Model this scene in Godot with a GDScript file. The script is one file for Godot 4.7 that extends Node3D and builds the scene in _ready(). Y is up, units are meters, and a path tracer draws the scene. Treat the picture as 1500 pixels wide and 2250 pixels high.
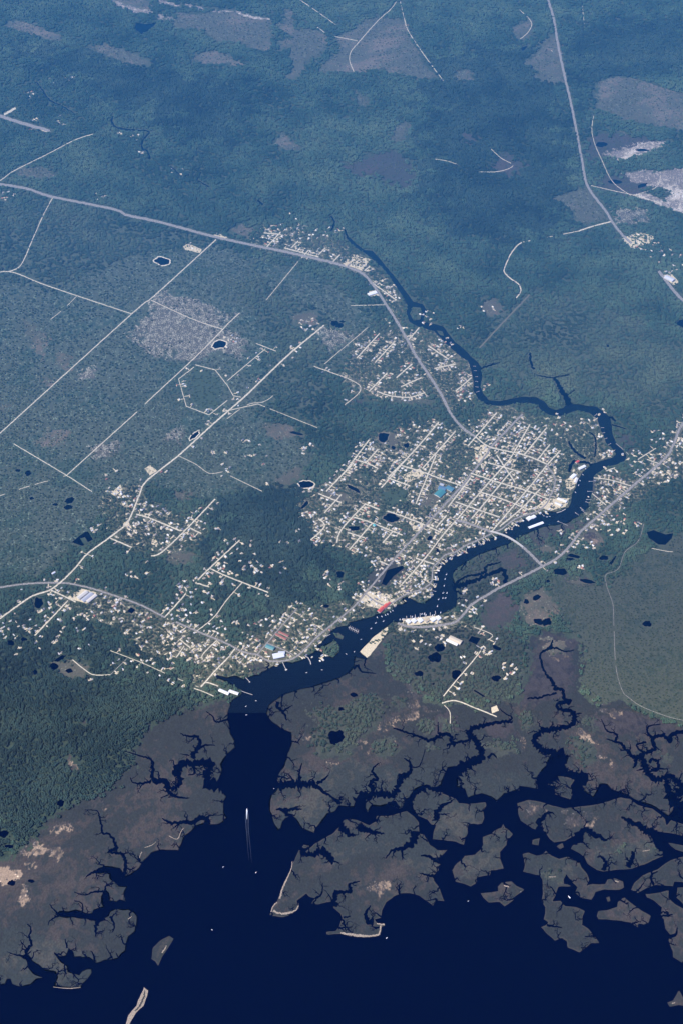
extends Node3D
# An estuary town seen from an aircraft: a tidal river, salt marsh, pine forest, streets and houses.
# Traced points are photo pixels laid on the flat ground plane (y = 0); every size below is in metres.

const HEIGHT := 6000.0
const FOCAL := 3000.0
const PITCH := 46.0
const GROUND_Y := 1.0

# the mapped ground: x from X0 to X0+WX, z from Z0 to Z0+WZ
const X0 := -3700.0
const Z0 := -13300.0
const WX := 7400.0
const WZ := 11200.0
const CW := 925      # cover raster, 8 m
const CH := 1400
const OW := 1480     # occupancy raster, 5 m
const OH := 2240
const TW := 1800     # ground texture
const TH := 2048

enum {FOREST, MARSH, SCRUB, CLEAR, PLANT, TOWN, SAND, PURPLE, LUSH, SPECK, DRY, DARKF, MGREEN, MDARK, PALEF, BRIGHT, HAMMOCK}

var sp := sin(deg_to_rad(PITCH))
var cp := cos(deg_to_rad(PITCH))
var cover := PackedByteArray()
var land := PackedByteArray()
var occ := PackedByteArray()
var rng := RandomNumberGenerator.new()
var noise := FastNoiseLite.new()
var M := {}
var layer := 0
var used := {}
var house_spots := []
var yard := SurfaceTool.new()
var yard_n := 0
var gullies := SurfaceTool.new()
var shared: SurfaceTool = null   # when set, strips are joined into it

# ---------------------------------------------------------------- helpers
func ground_at(px: float, py: float) -> Vector2:
	var dx := (px - 750.0) / FOCAL
	var dy := -(py - 1125.0) / FOCAL
	var down := sp - dy * cp
	var t := HEIGHT / down
	return Vector2(dx * t, -(cp + dy * sp) * t)

func scale_at(py: float) -> float:          # metres across one photo pixel at that row
	return HEIGHT / (sp + (py - 1125.0) / FOCAL * cp) / FOCAL

func pts(a: Array) -> PackedVector2Array:   # flat list of pixels
	var o := PackedVector2Array()
	for i in range(0, a.size(), 2):
		o.append(Vector2(a[i], a[i + 1]))
	return o

func tile(a: Array, ox: float, oy: float) -> PackedVector2Array:  # pixels of a threefold enlargement whose corner is (ox, oy)
	var o := PackedVector2Array()
	for i in range(0, a.size(), 2):
		o.append(Vector2(ox + a[i] / 3.0, oy + a[i + 1] / 3.0))
	return o

func to_world(p: PackedVector2Array) -> PackedVector2Array:
	var o := PackedVector2Array()
	for q in p:
		o.append(ground_at(q.x, q.y))
	return o

func numbered(called: String) -> String:
	used[called] = used.get(called, 0) + 1
	return called if used[called] == 1 else "%s_%03d" % [called, used[called] - 1]

func tag(o: Node, label: String, category := "", group := "", kind := "") -> void:
	if label != "": o.set_meta("label", label)
	if category != "": o.set_meta("category", category)
	if group != "": o.set_meta("group", group)
	if kind != "": o.set_meta("kind", kind)

func mesh_node(called: String, mesh: Mesh, mat: Material, parent: Node = null) -> MeshInstance3D:
	var o := MeshInstance3D.new()
	o.mesh = mesh
	if mat: o.material_override = mat
	if parent == null:
		o.name = numbered(called)
		add_child(o, true)
	else:
		o.name = called
		parent.add_child(o, true)
	return o

func base(called: String, at: Vector3, turn := 0.0) -> Node3D:
	var o := Node3D.new()
	o.name = numbered(called)
	add_child(o, true)
	o.position = at
	o.rotation.y = turn
	return o

func lin(r: float, g: float, b: float) -> Color:
	return Color(r, g, b).linear_to_srgb()

func mat(r: float, g: float, b: float, rough := 0.9) -> StandardMaterial3D:
	var m := StandardMaterial3D.new()
	m.albedo_color = lin(r, g, b)
	m.roughness = rough
	return m

func grain(m: StandardMaterial3D, seed_: int, freq: float, lo: float, metres: float) -> StandardMaterial3D:
	var n := FastNoiseLite.new()
	n.seed = seed_
	n.frequency = freq
	n.fractal_octaves = 4
	var img := n.get_seamless_image(256, 256)
	img.convert(Image.FORMAT_RGB8)
	var d := img.get_data()
	for i in d.size():
		d[i] = int(lerpf(lo, 1.0, d[i] / 255.0) * 255.0)
	img = Image.create_from_data(256, 256, false, Image.FORMAT_RGB8, d)
	m.albedo_texture = ImageTexture.create_from_image(img)
	m.uv1_triplanar = true
	m.uv1_world_triplanar = true
	m.uv1_scale = Vector3.ONE / metres
	return m

func catmull(p: PackedVector2Array, w: PackedFloat32Array, step: float) -> Array:
	var op := PackedVector2Array()
	var ow := PackedFloat32Array()
	var n := p.size()
	for i in n - 1:
		var a := p[maxi(i - 1, 0)]
		var b := p[i]
		var c := p[i + 1]
		var d := p[mini(i + 2, n - 1)]
		var k := maxi(1, int(ceil(b.distance_to(c) / step)))
		for j in k:
			var t := float(j) / k
			op.append(b.cubic_interpolate(c, a, d, t))
			ow.append(lerpf(w[i], w[i + 1], t))
	op.append(p[n - 1])
	ow.append(w[n - 1])
	return [op, ow]

func stamp(p: Vector2, r: float, v: int) -> void:
	var c0 := maxi(0, int((p.x - r - X0) / 5.0))
	var c1 := mini(OW - 1, int((p.x + r - X0) / 5.0))
	var r0 := maxi(0, int((p.y - r - Z0) / 5.0))
	var r1 := mini(OH - 1, int((p.y + r - Z0) / 5.0))
	for y in range(r0, r1 + 1):
		for x in range(c0, c1 + 1):
			if occ[y * OW + x] < v: occ[y * OW + x] = v

func occupied(p: Vector2) -> int:
	var x := int((p.x - X0) / 5.0)
	var y := int((p.y - Z0) / 5.0)
	if x < 0 or y < 0 or x >= OW or y >= OH: return 3
	return occ[y * OW + x]

func fill(poly: PackedVector2Array, buf: PackedByteArray, w: int, h: int, v: int) -> PackedByteArray:
	var sx := WX / w
	var sz := WZ / h
	var rows := {}
	var n := poly.size()
	for i in n:
		var a := poly[i]
		var b := poly[(i + 1) % n]
		if a.y > b.y:
			var t := a
			a = b
			b = t
		var y0 := maxi(0, int(ceil((a.y - Z0) / sz - 0.5)))
		var y1 := mini(h - 1, int(ceil((b.y - Z0) / sz - 0.5)) - 1)
		for y in range(y0, y1 + 1):
			var z := Z0 + (y + 0.5) * sz
			var x := a.x + (b.x - a.x) * (z - a.y) / (b.y - a.y)
			if not rows.has(y): rows[y] = []
			rows[y].append(x)
	for y in rows:
		var xs: Array = rows[y]
		xs.sort()
		for k in range(0, xs.size() - 1, 2):
			var c0 := maxi(0, int(ceil((xs[k] - X0) / sx - 0.5)))
			var c1 := mini(w - 1, int(ceil((xs[k + 1] - X0) / sx - 0.5)) - 1)
			for x in range(c0, c1 + 1):
				buf[y * w + x] = v
	return buf

func paint(a: Array, v: int) -> void:
	cover = fill(to_world(pts(a)), cover, CW, CH, v)

# a strip along traced points; its edges wander by «wander» of its width
func strip(called: String, p: PackedVector2Array, w: PackedFloat32Array, m: Material, y: float, wander := 0.0, clear := 6.0, smooth := 4.0) -> MeshInstance3D:
	var r := catmull(p, w, smooth)
	var q: PackedVector2Array = r[0]
	var ww: PackedFloat32Array = r[1]
	var st := shared
	if st == null:
		st = SurfaceTool.new()
		st.begin(Mesh.PRIMITIVE_TRIANGLES)
	layer += 1
	var n := q.size()
	var last_a := Vector3.ZERO
	var last_b := Vector3.ZERO
	for i in n:
		var d := (q[mini(i + 1, n - 1)] - q[maxi(i - 1, 0)]).normalized()
		var s := Vector2(-d.y, d.x)
		var k := q[i]
		var e1 := 0.0
		var e2 := 0.0
		if wander > 0.0:
			k += s * noise.get_noise_2d(k.x * 9.0 + layer * 71.0, k.y * 9.0) * ww[i] * wander
			e1 = noise.get_noise_2d(k.x * 13.0, k.y * 13.0 + layer * 13.0) * (ww[i] * 0.5 + 0.5) * wander
			e2 = noise.get_noise_2d(k.x * 13.0 + 900.0, k.y * 13.0 + layer * 13.0) * (ww[i] * 0.5 + 0.5) * wander
		var h := ww[i] * 0.5
		var ga := ground_at((k + s * maxf(h + e1, 0.15)).x, (k + s * maxf(h + e1, 0.15)).y)
		var gb := ground_at((k - s * maxf(h + e2, 0.15)).x, (k - s * maxf(h + e2, 0.15)).y)
		var yy := y + (layer % 40) * 0.004 + i * 0.0006
		var va := Vector3(ga.x, yy, ga.y)
		var vb := Vector3(gb.x, yy, gb.y)
		if i > 0:
			st.set_normal(Vector3.UP)
			for v in [last_a, last_b, va, va, last_b, vb]: st.add_vertex(v)
		last_a = va
		last_b = vb
		var mid := (ga + gb) * 0.5
		var hw := ga.distance_to(gb) * 0.5
		stamp(mid, hw + 9.0, 1)
		stamp(mid, minf(hw, 60.0) + clear * 0.35, 2)
	if shared: return null
	return mesh_node(called, st.commit(), m)

func even(n: int, w: float) -> PackedFloat32Array:
	var o := PackedFloat32Array()
	o.resize(n)
	o.fill(w)
	return o

func taper(n: int, a: float, b: float) -> PackedFloat32Array:
	var o := PackedFloat32Array()
	for i in n: o.append(lerpf(a, b, float(i) / (n - 1)))
	return o

# outline refined to an uneven shore
func shore(p: PackedVector2Array, amp: float, step: float) -> PackedVector2Array:
	var o := PackedVector2Array()
	var n := p.size()
	for i in n:
		var a := p[i]
		var b := p[(i + 1) % n]
		var k := maxi(1, int(ceil(a.distance_to(b) / step))) if absf(a.x) < 3600.0 and absf(b.x) < 3600.0 else 1
		var s := (b - a).orthogonal().normalized()
		for j in k:
			var q := a.lerp(b, float(j) / k)
			o.append(q + s * noise.get_noise_2d(q.x * 0.55, q.y * 0.55) * amp * (1.0 if k > 1 else 0.0))
	return o

func sheet(called: String, poly: PackedVector2Array, y: float, m: Material, skirt := 0.0, rim: Material = null) -> MeshInstance3D:
	var idx := Geometry2D.triangulate_polygon(poly)
	if idx.is_empty():
		push_warning("could not triangulate " + called)
		print("TRIANGULATE FAILED ", called, " ", poly.size())
		return null
	layer += 1
	var yy := y + (layer % 40) * 0.004
	var st := SurfaceTool.new()
	st.begin(Mesh.PRIMITIVE_TRIANGLES)
	st.set_normal(Vector3.UP)
	for k in range(0, idx.size(), 3):
		var a := poly[idx[k]]
		var b := poly[idx[k + 1]]
		var c := poly[idx[k + 2]]
		var tri := [a, b, c] if (b - a).cross(c - a) > 0.0 else [a, c, b]
		for v in tri:
			st.set_uv(Vector2((v.x - X0) / WX, (v.y - Z0) / WZ))
			st.add_vertex(Vector3(v.x, yy, v.y))
	if skirt > 0.0:
		var n := poly.size()
		for i in n:
			var a := poly[i]
			var b := poly[(i + 1) % n]
			var s := (b - a).orthogonal().normalized()
			st.set_normal(Vector3(s.x, 0, s.y))
			for v in [[a, yy], [b, yy], [a, yy - skirt], [a, yy - skirt], [b, yy], [b, yy - skirt]]:
				st.set_uv(Vector2((v[0].x - X0) / WX, (v[0].y - Z0) / WZ))
				st.add_vertex(Vector3(v[0].x, v[1], v[0].y))
	if rim:
		var rs := SurfaceTool.new()
		rs.begin(Mesh.PRIMITIVE_TRIANGLES)
		rs.set_normal(Vector3.UP)
		var area := 0.0
		var n := poly.size()
		for i in n: area += poly[i].cross(poly[(i + 1) % n])
		var sgn := 1.0 if area > 0.0 else -1.0
		for i in n:
			var a := poly[i]
			var b := poly[(i + 1) % n]
			if a.y < -5850.0 or b.y < -5850.0 or absf(a.x) > 3500.0 or absf(b.x) > 3500.0: continue
			var na := (poly[(i + 1) % n] - poly[(i + n - 1) % n]).normalized().rotated(PI / 2) * sgn
			var nb := (poly[(i + 2) % n] - poly[i]).normalized().rotated(PI / 2) * sgn
			var wa := 1.0 + 9.0 * maxf(0.0, 0.35 + noise.get_noise_2d(a.x * 0.35, a.y * 0.35))
			var wb := 1.0 + 9.0 * maxf(0.0, 0.35 + noise.get_noise_2d(b.x * 0.35, b.y * 0.35))
			var ia := a + na * wa
			var ib := b + nb * wb
			for v in [a, b, ia, ia, b, ib]: rs.add_vertex(Vector3(v.x, yy + 0.16 + (i % 7) * 0.004, v.y))
		var ro := mesh_node("shore_grass", rs.commit(), rim)
		tag(ro, "", "", "", "structure")
	return mesh_node(called, st.commit(), m)

func blob(cx: float, cy: float, rx: float, ry: float, turn: float, rough: float, seed_: float) -> PackedVector2Array:
	var o := PackedVector2Array()
	var n := 26
	for i in n:
		var a := TAU * i / n
		var k := 1.0 + rough * noise.get_noise_2d(cos(a) * 40.0 + seed_ * 37.0, sin(a) * 40.0)
		o.append(Vector2(cx, cy) + Vector2(cos(a) * rx * k, sin(a) * ry * k).rotated(turn))
	return o

func box(st: SurfaceTool, c: Vector3, s: Vector3, turn := 0.0) -> void:
	var b := Basis(Vector3.UP, turn)
	var h := s * 0.5
	var f := [[Vector3.RIGHT, Vector3.UP, Vector3.BACK], [Vector3.LEFT, Vector3.UP, Vector3.FORWARD], [Vector3.UP, Vector3.BACK, Vector3.RIGHT], [Vector3.DOWN, Vector3.FORWARD, Vector3.RIGHT], [Vector3.BACK, Vector3.UP, Vector3.LEFT], [Vector3.FORWARD, Vector3.UP, Vector3.RIGHT]]
	for x in f:
		st.set_normal(b * x[0])
		var q := []
		for k in [[-1, -1], [1, -1], [1, 1], [-1, 1]]:
			q.append(c + b * ((x[0] + x[1] * k[0] + x[2] * k[1]) * h))
		for k in [0, 2, 1, 0, 3, 2]: st.add_vertex(q[k])

func quad(st: SurfaceTool, a: Vector3, b: Vector3, c: Vector3, d: Vector3) -> void:
	st.set_normal((c - a).cross(b - a).normalized())
	for v in [a, b, c, a, c, d]: st.add_vertex(v)

func tri(st: SurfaceTool, a: Vector3, b: Vector3, c: Vector3) -> void:
	st.set_normal((c - a).cross(b - a).normalized())
	for v in [a, b, c]: st.add_vertex(v)

func walls_of(l: float, w: float, h: float, rise: float) -> SurfaceTool:
	var st := SurfaceTool.new()
	st.begin(Mesh.PRIMITIVE_TRIANGLES)
	var x := l * 0.5
	var z := w * 0.5
	quad(st, Vector3(-x, 0, z), Vector3(-x, h, z), Vector3(x, h, z), Vector3(x, 0, z))
	quad(st, Vector3(x, 0, -z), Vector3(x, h, -z), Vector3(-x, h, -z), Vector3(-x, 0, -z))
	quad(st, Vector3(x, 0, z), Vector3(x, h, z), Vector3(x, h, -z), Vector3(x, 0, -z))
	quad(st, Vector3(-x, 0, -z), Vector3(-x, h, -z), Vector3(-x, h, z), Vector3(-x, 0, z))
	tri(st, Vector3(x, h, z), Vector3(x, h + rise, 0), Vector3(x, h, -z))
	tri(st, Vector3(-x, h, -z), Vector3(-x, h + rise, 0), Vector3(-x, h, z))
	return st

func roof_of(l: float, w: float, h: float, rise: float, eave := 0.5) -> SurfaceTool:
	var st := SurfaceTool.new()
	st.begin(Mesh.PRIMITIVE_TRIANGLES)
	var x := l * 0.5 + eave
	var z := w * 0.5 + eave
	var y := h - eave * rise / (w * 0.5) + 0.05
	var t := h + rise + 0.05
	var d := Vector3(0, 0.25, 0)
	for s in [1.0, -1.0]:
		var a := Vector3(-x * s, y, z * s)
		var b := Vector3(-x * s, t, 0)
		var c := Vector3(x * s, t, 0)
		var e := Vector3(x * s, y, z * s)
		quad(st, a + d, b + d, c + d, e + d)
		quad(st, e, c, b, a)
		quad(st, a, a + d, e + d, e)
		quad(st, e, e + d, c + d, c)
		quad(st, b, b + d, a + d, a)
	return st

func place(px: float, py: float, y := GROUND_Y) -> Vector3:
	var g := ground_at(px, py)
	return Vector3(g.x, y, g.y)

func heading(ax: float, ay: float, bx: float, by: float) -> float:   # turn that lays a thing's length (x) along two pixels
	var d := ground_at(bx, by) - ground_at(ax, ay)
	return atan2(-d.y, d.x)

# ---------------------------------------------------------------- the setting
func coast() -> PackedVector2Array:
	# west bank: bay shore, up the river to its head
	var p := PackedVector2Array()
	p.append_array(pts([-60,2166, 0,2165, 13,2163, 17,2153, 23,2152, 28,2162, 47,2167, 67,2165, 80,2155, 95,2148, 75,2137, 63,2125, 58,2107, 49,2102, 60,2096, 72,2111, 87,2121, 100,2132, 120,2138, 125,2148, 120,2162, 118,2168, 133,2170, 157,2173, 180,2171, 182,2162, 193,2150, 203,2137, 202,2128, 192,2128, 182,2133, 175,2142, 167,2139, 152,2134, 151,2124, 137,2115, 128,2106, 119,2093, 132,2101, 147,2100, 152,2083, 161,2090, 163,2103, 177,2102, 181,2106, 197,2105, 203,2109, 212,2116, 233,2110, 262,2107, 267,2098, 278,2088, 278,2073, 283,2058, 297,2047, 303,2033, 303,2013, 297,2002, 282,1997, 258,1997, 243,2002, 238,2012, 227,2018, 213,2023, 200,2023, 182,2017, 167,2015, 150,2014, 133,2013, 124,2008, 133,2004, 150,2006, 167,2001, 187,2006, 203,2007, 207,2000, 230,1993, 228,1985, 227,1970, 232,1956, 239,1963, 240,1980, 257,1982, 263,1977, 278,1982, 275,1963, 280,1948, 263,1947, 253,1938, 246,1930, 244,1920, 233,1914, 216,1918, 213,1911, 230,1906, 247,1905, 263,1908, 267,1917, 267,1931, 287,1923, 307,1907, 317,1890, 333,1875, 353,1868, 373,1869, 393,1869, 400,1853, 408,1837, 430,1818, 447,1811, 458,1813, 477,1812, 492,1805, 500,1797, 493,1783, 492,1763, 497,1750, 486,1735, 483,1707, 490,1690, 488,1680, 500,1656, 518,1643, 517,1630, 508,1613, 505,1593, 500,1584, 501,1567, 507,1550, 510,1540, 527,1531, 531,1523, 533,1517, 520,1510, 500,1497, 474,1488, 473,1484, 500,1490, 520,1488, 533,1493, 555,1487, 573,1483, 574,1477, 587,1472, 610,1462, 630,1455, 643,1458, 667,1450, 680,1438, 698,1431, 714,1440, 733,1447, 745,1434, 746,1419, 735,1407, 718,1414, 700,1424, 698,1419, 713,1405, 730,1387, 740,1379, 753,1377, 763,1377, 770,1368, 790,1363, 810,1357, 827,1352, 847,1348, 863,1338, 864,1332, 883,1329, 893,1324, 884,1317, 893,1313, 906,1318, 917,1326, 930,1327, 943,1317, 950,1300, 952,1277, 957,1253, 967,1237, 983,1227, 1000,1220, 1017,1213, 1040,1197, 1067,1187, 1090,1180, 1110,1167, 1133,1150, 1150,1142, 1187,1128, 1197,1127, 1227,1125, 1247,1115, 1253,1103, 1255,1087, 1263,1073, 1268,1055, 1277,1040, 1290,1027, 1303,1018, 1320,1013, 1347,1005, 1352,997, 1343,985, 1330,973, 1322,953, 1317,937, 1310,920, 1293,907, 1267,902, 1247,908, 1230,915, 1207,912, 1190,903, 1180,890, 1160,885, 1133,887, 1100,892, 1070,890, 1050,877, 1040,860, 1040,840, 1033,813, 1027,793, 1013,785, 1000,774, 993,768, 977,755, 967,743, 953,728, 933,722, 917,718, 900,708, 892,690, 894,670, 883,650, 867,625, 850,602, 833,583, 810,563, 790,550, 773,537, 764,527, 767,521]))
	# east bank back down
	p.append_array(pts([783,537, 800,549, 817,551, 828,562, 847,586, 863,603, 887,635, 907,663, 928,668, 938,683, 930,700, 932,708, 950,711, 973,717, 984,733, 1000,753, 1017,766, 1033,783, 1050,797, 1058,810, 1058,833, 1054,850, 1061,866, 1073,879, 1097,882, 1120,876, 1147,872, 1177,873, 1195,882, 1205,895, 1220,901, 1237,896, 1248,887, 1267,889, 1287,892, 1310,894, 1327,906, 1340,918, 1344,950, 1351,970, 1361,983, 1376,1000, 1370,1014, 1353,1021, 1333,1026, 1313,1038, 1303,1046, 1302,1067, 1298,1090, 1292,1111, 1280,1127, 1267,1136, 1243,1148, 1217,1154, 1193,1157, 1173,1165, 1147,1175, 1127,1186, 1113,1195, 1083,1205, 1050,1219, 1020,1236, 1000,1250, 995,1262, 994,1276, 1000,1293, 1003,1310, 1003,1323, 1000,1333, 980,1343, 967,1349, 917,1361, 890,1366, 873,1366, 863,1366, 847,1376, 827,1394, 800,1420, 788,1434, 807,1447, 800,1449, 777,1442, 777,1463, 767,1476, 747,1489, 717,1498, 683,1509, 650,1518, 623,1526, 603,1540, 590,1550, 585,1567, 597,1585, 617,1600, 639,1610, 640,1630, 635,1650, 623,1683, 608,1713, 605,1722, 607,1737, 595,1747, 590,1763, 593,1783, 600,1803, 610,1825, 617,1820, 620,1805, 635,1794, 643,1792, 653,1803, 663,1822, 690,1830, 693,1820, 707,1807, 720,1790, 737,1782, 744,1771, 777,1773, 780,1760, 792,1758, 803,1757, 802,1777, 807,1785, 817,1770, 833,1773, 850,1769, 877,1777, 888,1772, 894,1757, 912,1736, 933,1725, 957,1733, 970,1724, 974,1708, 982,1686, 1000,1684, 1010,1690, 1003,1706, 1002,1728, 1020,1733, 1027,1752, 1057,1743, 1077,1750, 1090,1763, 1107,1743, 1140,1737, 1140,1727, 1180,1733, 1177,1710, 1187,1700, 1200,1683, 1209,1662, 1247,1660, 1244,1675, 1230,1687, 1240,1697, 1267,1700, 1287,1700, 1283,1717, 1270,1728, 1287,1743, 1302,1752, 1313,1737, 1317,1723, 1333,1723, 1347,1738, 1373,1747, 1400,1760, 1427,1770, 1453,1783, 1467,1792, 1483,1773, 1500,1782, 1560,1800]))
	return p

func islands() -> Array:
	return [
		pts([657,1868, 668,1874, 690,1855, 700,1850, 733,1830, 747,1817, 755,1803, 767,1800, 783,1802, 797,1808, 810,1813, 825,1805, 827,1794, 853,1793, 873,1788, 893,1783, 907,1793, 919,1807, 920,1818, 921,1832, 930,1834, 943,1857, 960,1868, 982,1868, 967,1883, 962,1890, 968,1898, 960,1905, 963,1911, 950,1925, 952,1935, 963,1950, 970,1967, 975,1980, 960,1979, 950,1990, 937,1980, 920,1968, 900,1962, 883,1963, 863,1970, 847,1983, 838,2000, 837,2017, 822,2020, 828,2029, 845,2032, 835,2038, 833,2053, 827,2058, 800,2060, 767,2057, 747,2052, 718,2053, 717,2048, 737,2046, 744,2038, 747,2030, 752,2017, 747,2007, 733,1995, 730,1981, 717,1982, 700,1987, 685,1985, 693,1974, 680,1970, 673,1963, 660,1973, 652,1980, 657,1986, 657,1997, 643,2007, 623,2015, 600,2013, 593,2010, 597,1997, 610,1980, 617,1960, 627,1937, 638,1913, 642,1897, 648,1890]),
		pts([907,1757, 920,1738, 937,1730, 950,1738, 963,1737, 980,1747, 1000,1755, 1007,1765, 1030,1767, 1065,1763, 1067,1770, 1060,1780, 1063,1797, 1057,1809, 1040,1815, 1027,1813, 1027,1830, 1020,1843, 1018,1856, 1000,1849, 980,1847, 950,1844, 953,1823, 957,1813, 947,1811, 937,1801, 918,1793, 909,1777, 905,1764]),
		pts([1088,1823, 1101,1819, 1104,1810, 1109,1819, 1117,1823, 1125,1833, 1113,1847, 1112,1857, 1097,1872, 1098,1887, 1105,1908, 1090,1912, 1077,1912, 1075,1923, 1045,1928, 1047,1940, 1033,1948, 1020,1942, 1000,1937, 993,1912, 998,1903, 1010,1892, 1020,1880, 1043,1878, 1053,1868, 1060,1857, 1060,1840, 1077,1832]),
		pts([1055,1963, 1078,1962, 1093,1958, 1092,1948, 1100,1940, 1122,1937, 1133,1947, 1150,1955, 1133,1967, 1125,1978, 1107,1992, 1097,1983, 1073,1983, 1060,1973]),
		pts([1147,1877, 1160,1874, 1177,1880, 1190,1878, 1198,1870, 1210,1880, 1227,1887, 1247,1883, 1270,1893, 1277,1907, 1290,1923, 1293,1933, 1287,1946, 1300,1943, 1328,1943, 1333,1933, 1350,1930, 1368,1937, 1370,1950, 1360,1955, 1327,1955, 1307,1960, 1298,1977, 1277,1973, 1262,1962, 1267,1950, 1253,1935, 1243,1921, 1237,1933, 1238,1942, 1253,1947, 1227,1949, 1220,1963, 1213,1980, 1230,1980, 1240,1990, 1263,1993, 1283,2002, 1278,2013, 1277,2033, 1290,2040, 1307,2060, 1315,2072, 1297,2073, 1273,2093, 1247,2082, 1245,2068, 1233,2060, 1218,2067, 1200,2050, 1187,2037, 1197,2033, 1203,2027, 1193,2020, 1197,2007, 1197,1993, 1190,1983, 1192,1960, 1190,1933, 1183,1923, 1148,1915, 1152,1900]),
		pts([1310,2013, 1313,2003, 1333,2000, 1355,1993, 1357,1982, 1370,1973, 1387,1987, 1407,2000, 1428,2013, 1423,2027, 1413,2032, 1402,2030, 1400,2038, 1383,2027, 1353,2022, 1313,2020]),
		pts([1135,1765, 1160,1758, 1187,1762, 1213,1770, 1240,1777, 1267,1773, 1313,1768, 1343,1758, 1363,1752, 1383,1757, 1400,1770, 1430,1777, 1450,1790, 1460,1800, 1463,1813, 1473,1803, 1500,1812, 1560,1818, 1560,1840, 1500,1837, 1467,1830, 1437,1826, 1427,1832, 1433,1847, 1440,1863, 1455,1872, 1455,1882, 1433,1890, 1413,1900, 1387,1908, 1373,1910, 1340,1913, 1323,1915, 1310,1912, 1290,1897, 1283,1883, 1267,1872, 1252,1865, 1257,1858, 1280,1850, 1280,1838, 1277,1823, 1267,1833, 1250,1842, 1240,1848, 1217,1850, 1207,1843, 1200,1833, 1193,1827, 1190,1812, 1185,1825, 1167,1820, 1143,1803, 1137,1787]),
		pts([1385,1955, 1393,1940, 1410,1923, 1443,1910, 1473,1890, 1500,1882, 1560,1880, 1560,1938, 1500,1938, 1480,1937, 1477,1947, 1440,1945, 1417,1952, 1400,1962]),
		pts([1467,1852, 1500,1858, 1560,1862, 1560,1875, 1500,1873, 1483,1867, 1473,1859]),
		pts([1417,1965, 1437,1963, 1467,1957, 1467,1973, 1483,1987, 1500,1998, 1560,2000, 1560,2105, 1500,2107, 1497,2115, 1477,2103, 1477,2090, 1468,2067, 1470,2053, 1460,2040, 1458,2020, 1450,2013, 1453,1993, 1437,1980, 1420,1972]),
		pts([1487,1950, 1500,1950, 1560,1948, 1560,1990, 1500,1987, 1485,1972]),
		pts([1465,2203, 1477,2198, 1490,2177, 1497,2188, 1500,2193, 1530,2200, 1500,2210, 1490,2208, 1470,2212]),
		pts([337,2083, 353,2067, 372,2057, 382,2063, 370,2083, 357,2103, 348,2122, 342,2112, 333,2107]),
		pts([1218,1705, 1240,1707, 1263,1712, 1252,1727, 1258,1743, 1252,1757, 1233,1750, 1218,1745, 1217,1727, 1187,1722, 1213,1717]),
		pts([1168,1845, 1185,1842, 1182,1858, 1168,1855]),
		pts([1222,1860, 1234,1853, 1238,1862, 1229,1866]),
		pts([1330,1972, 1338,1970, 1340,1980, 1334,1982]),
		pts([481,1727, 483,1721, 482,1740, 478,1738]),
		pts([906,675, 922,676, 927,687, 922,702, 908,704, 900,690]),
		pts([958,726, 970,728, 974,738, 966,736]),
		pts([664,1861, 668,1856, 680,1858, 680,1863, 668,1864]),
		pts([733,1393, 744,1390, 755,1398, 752,1405, 738,1401]),
	]

func beaches() -> Array:
	return [
		pts([317,2168, 325,2177, 323,2190, 315,2210, 299,2226, 287,2250, 280,2262, 275,2258, 283,2230, 300,2210, 310,2187]),
	]

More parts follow.
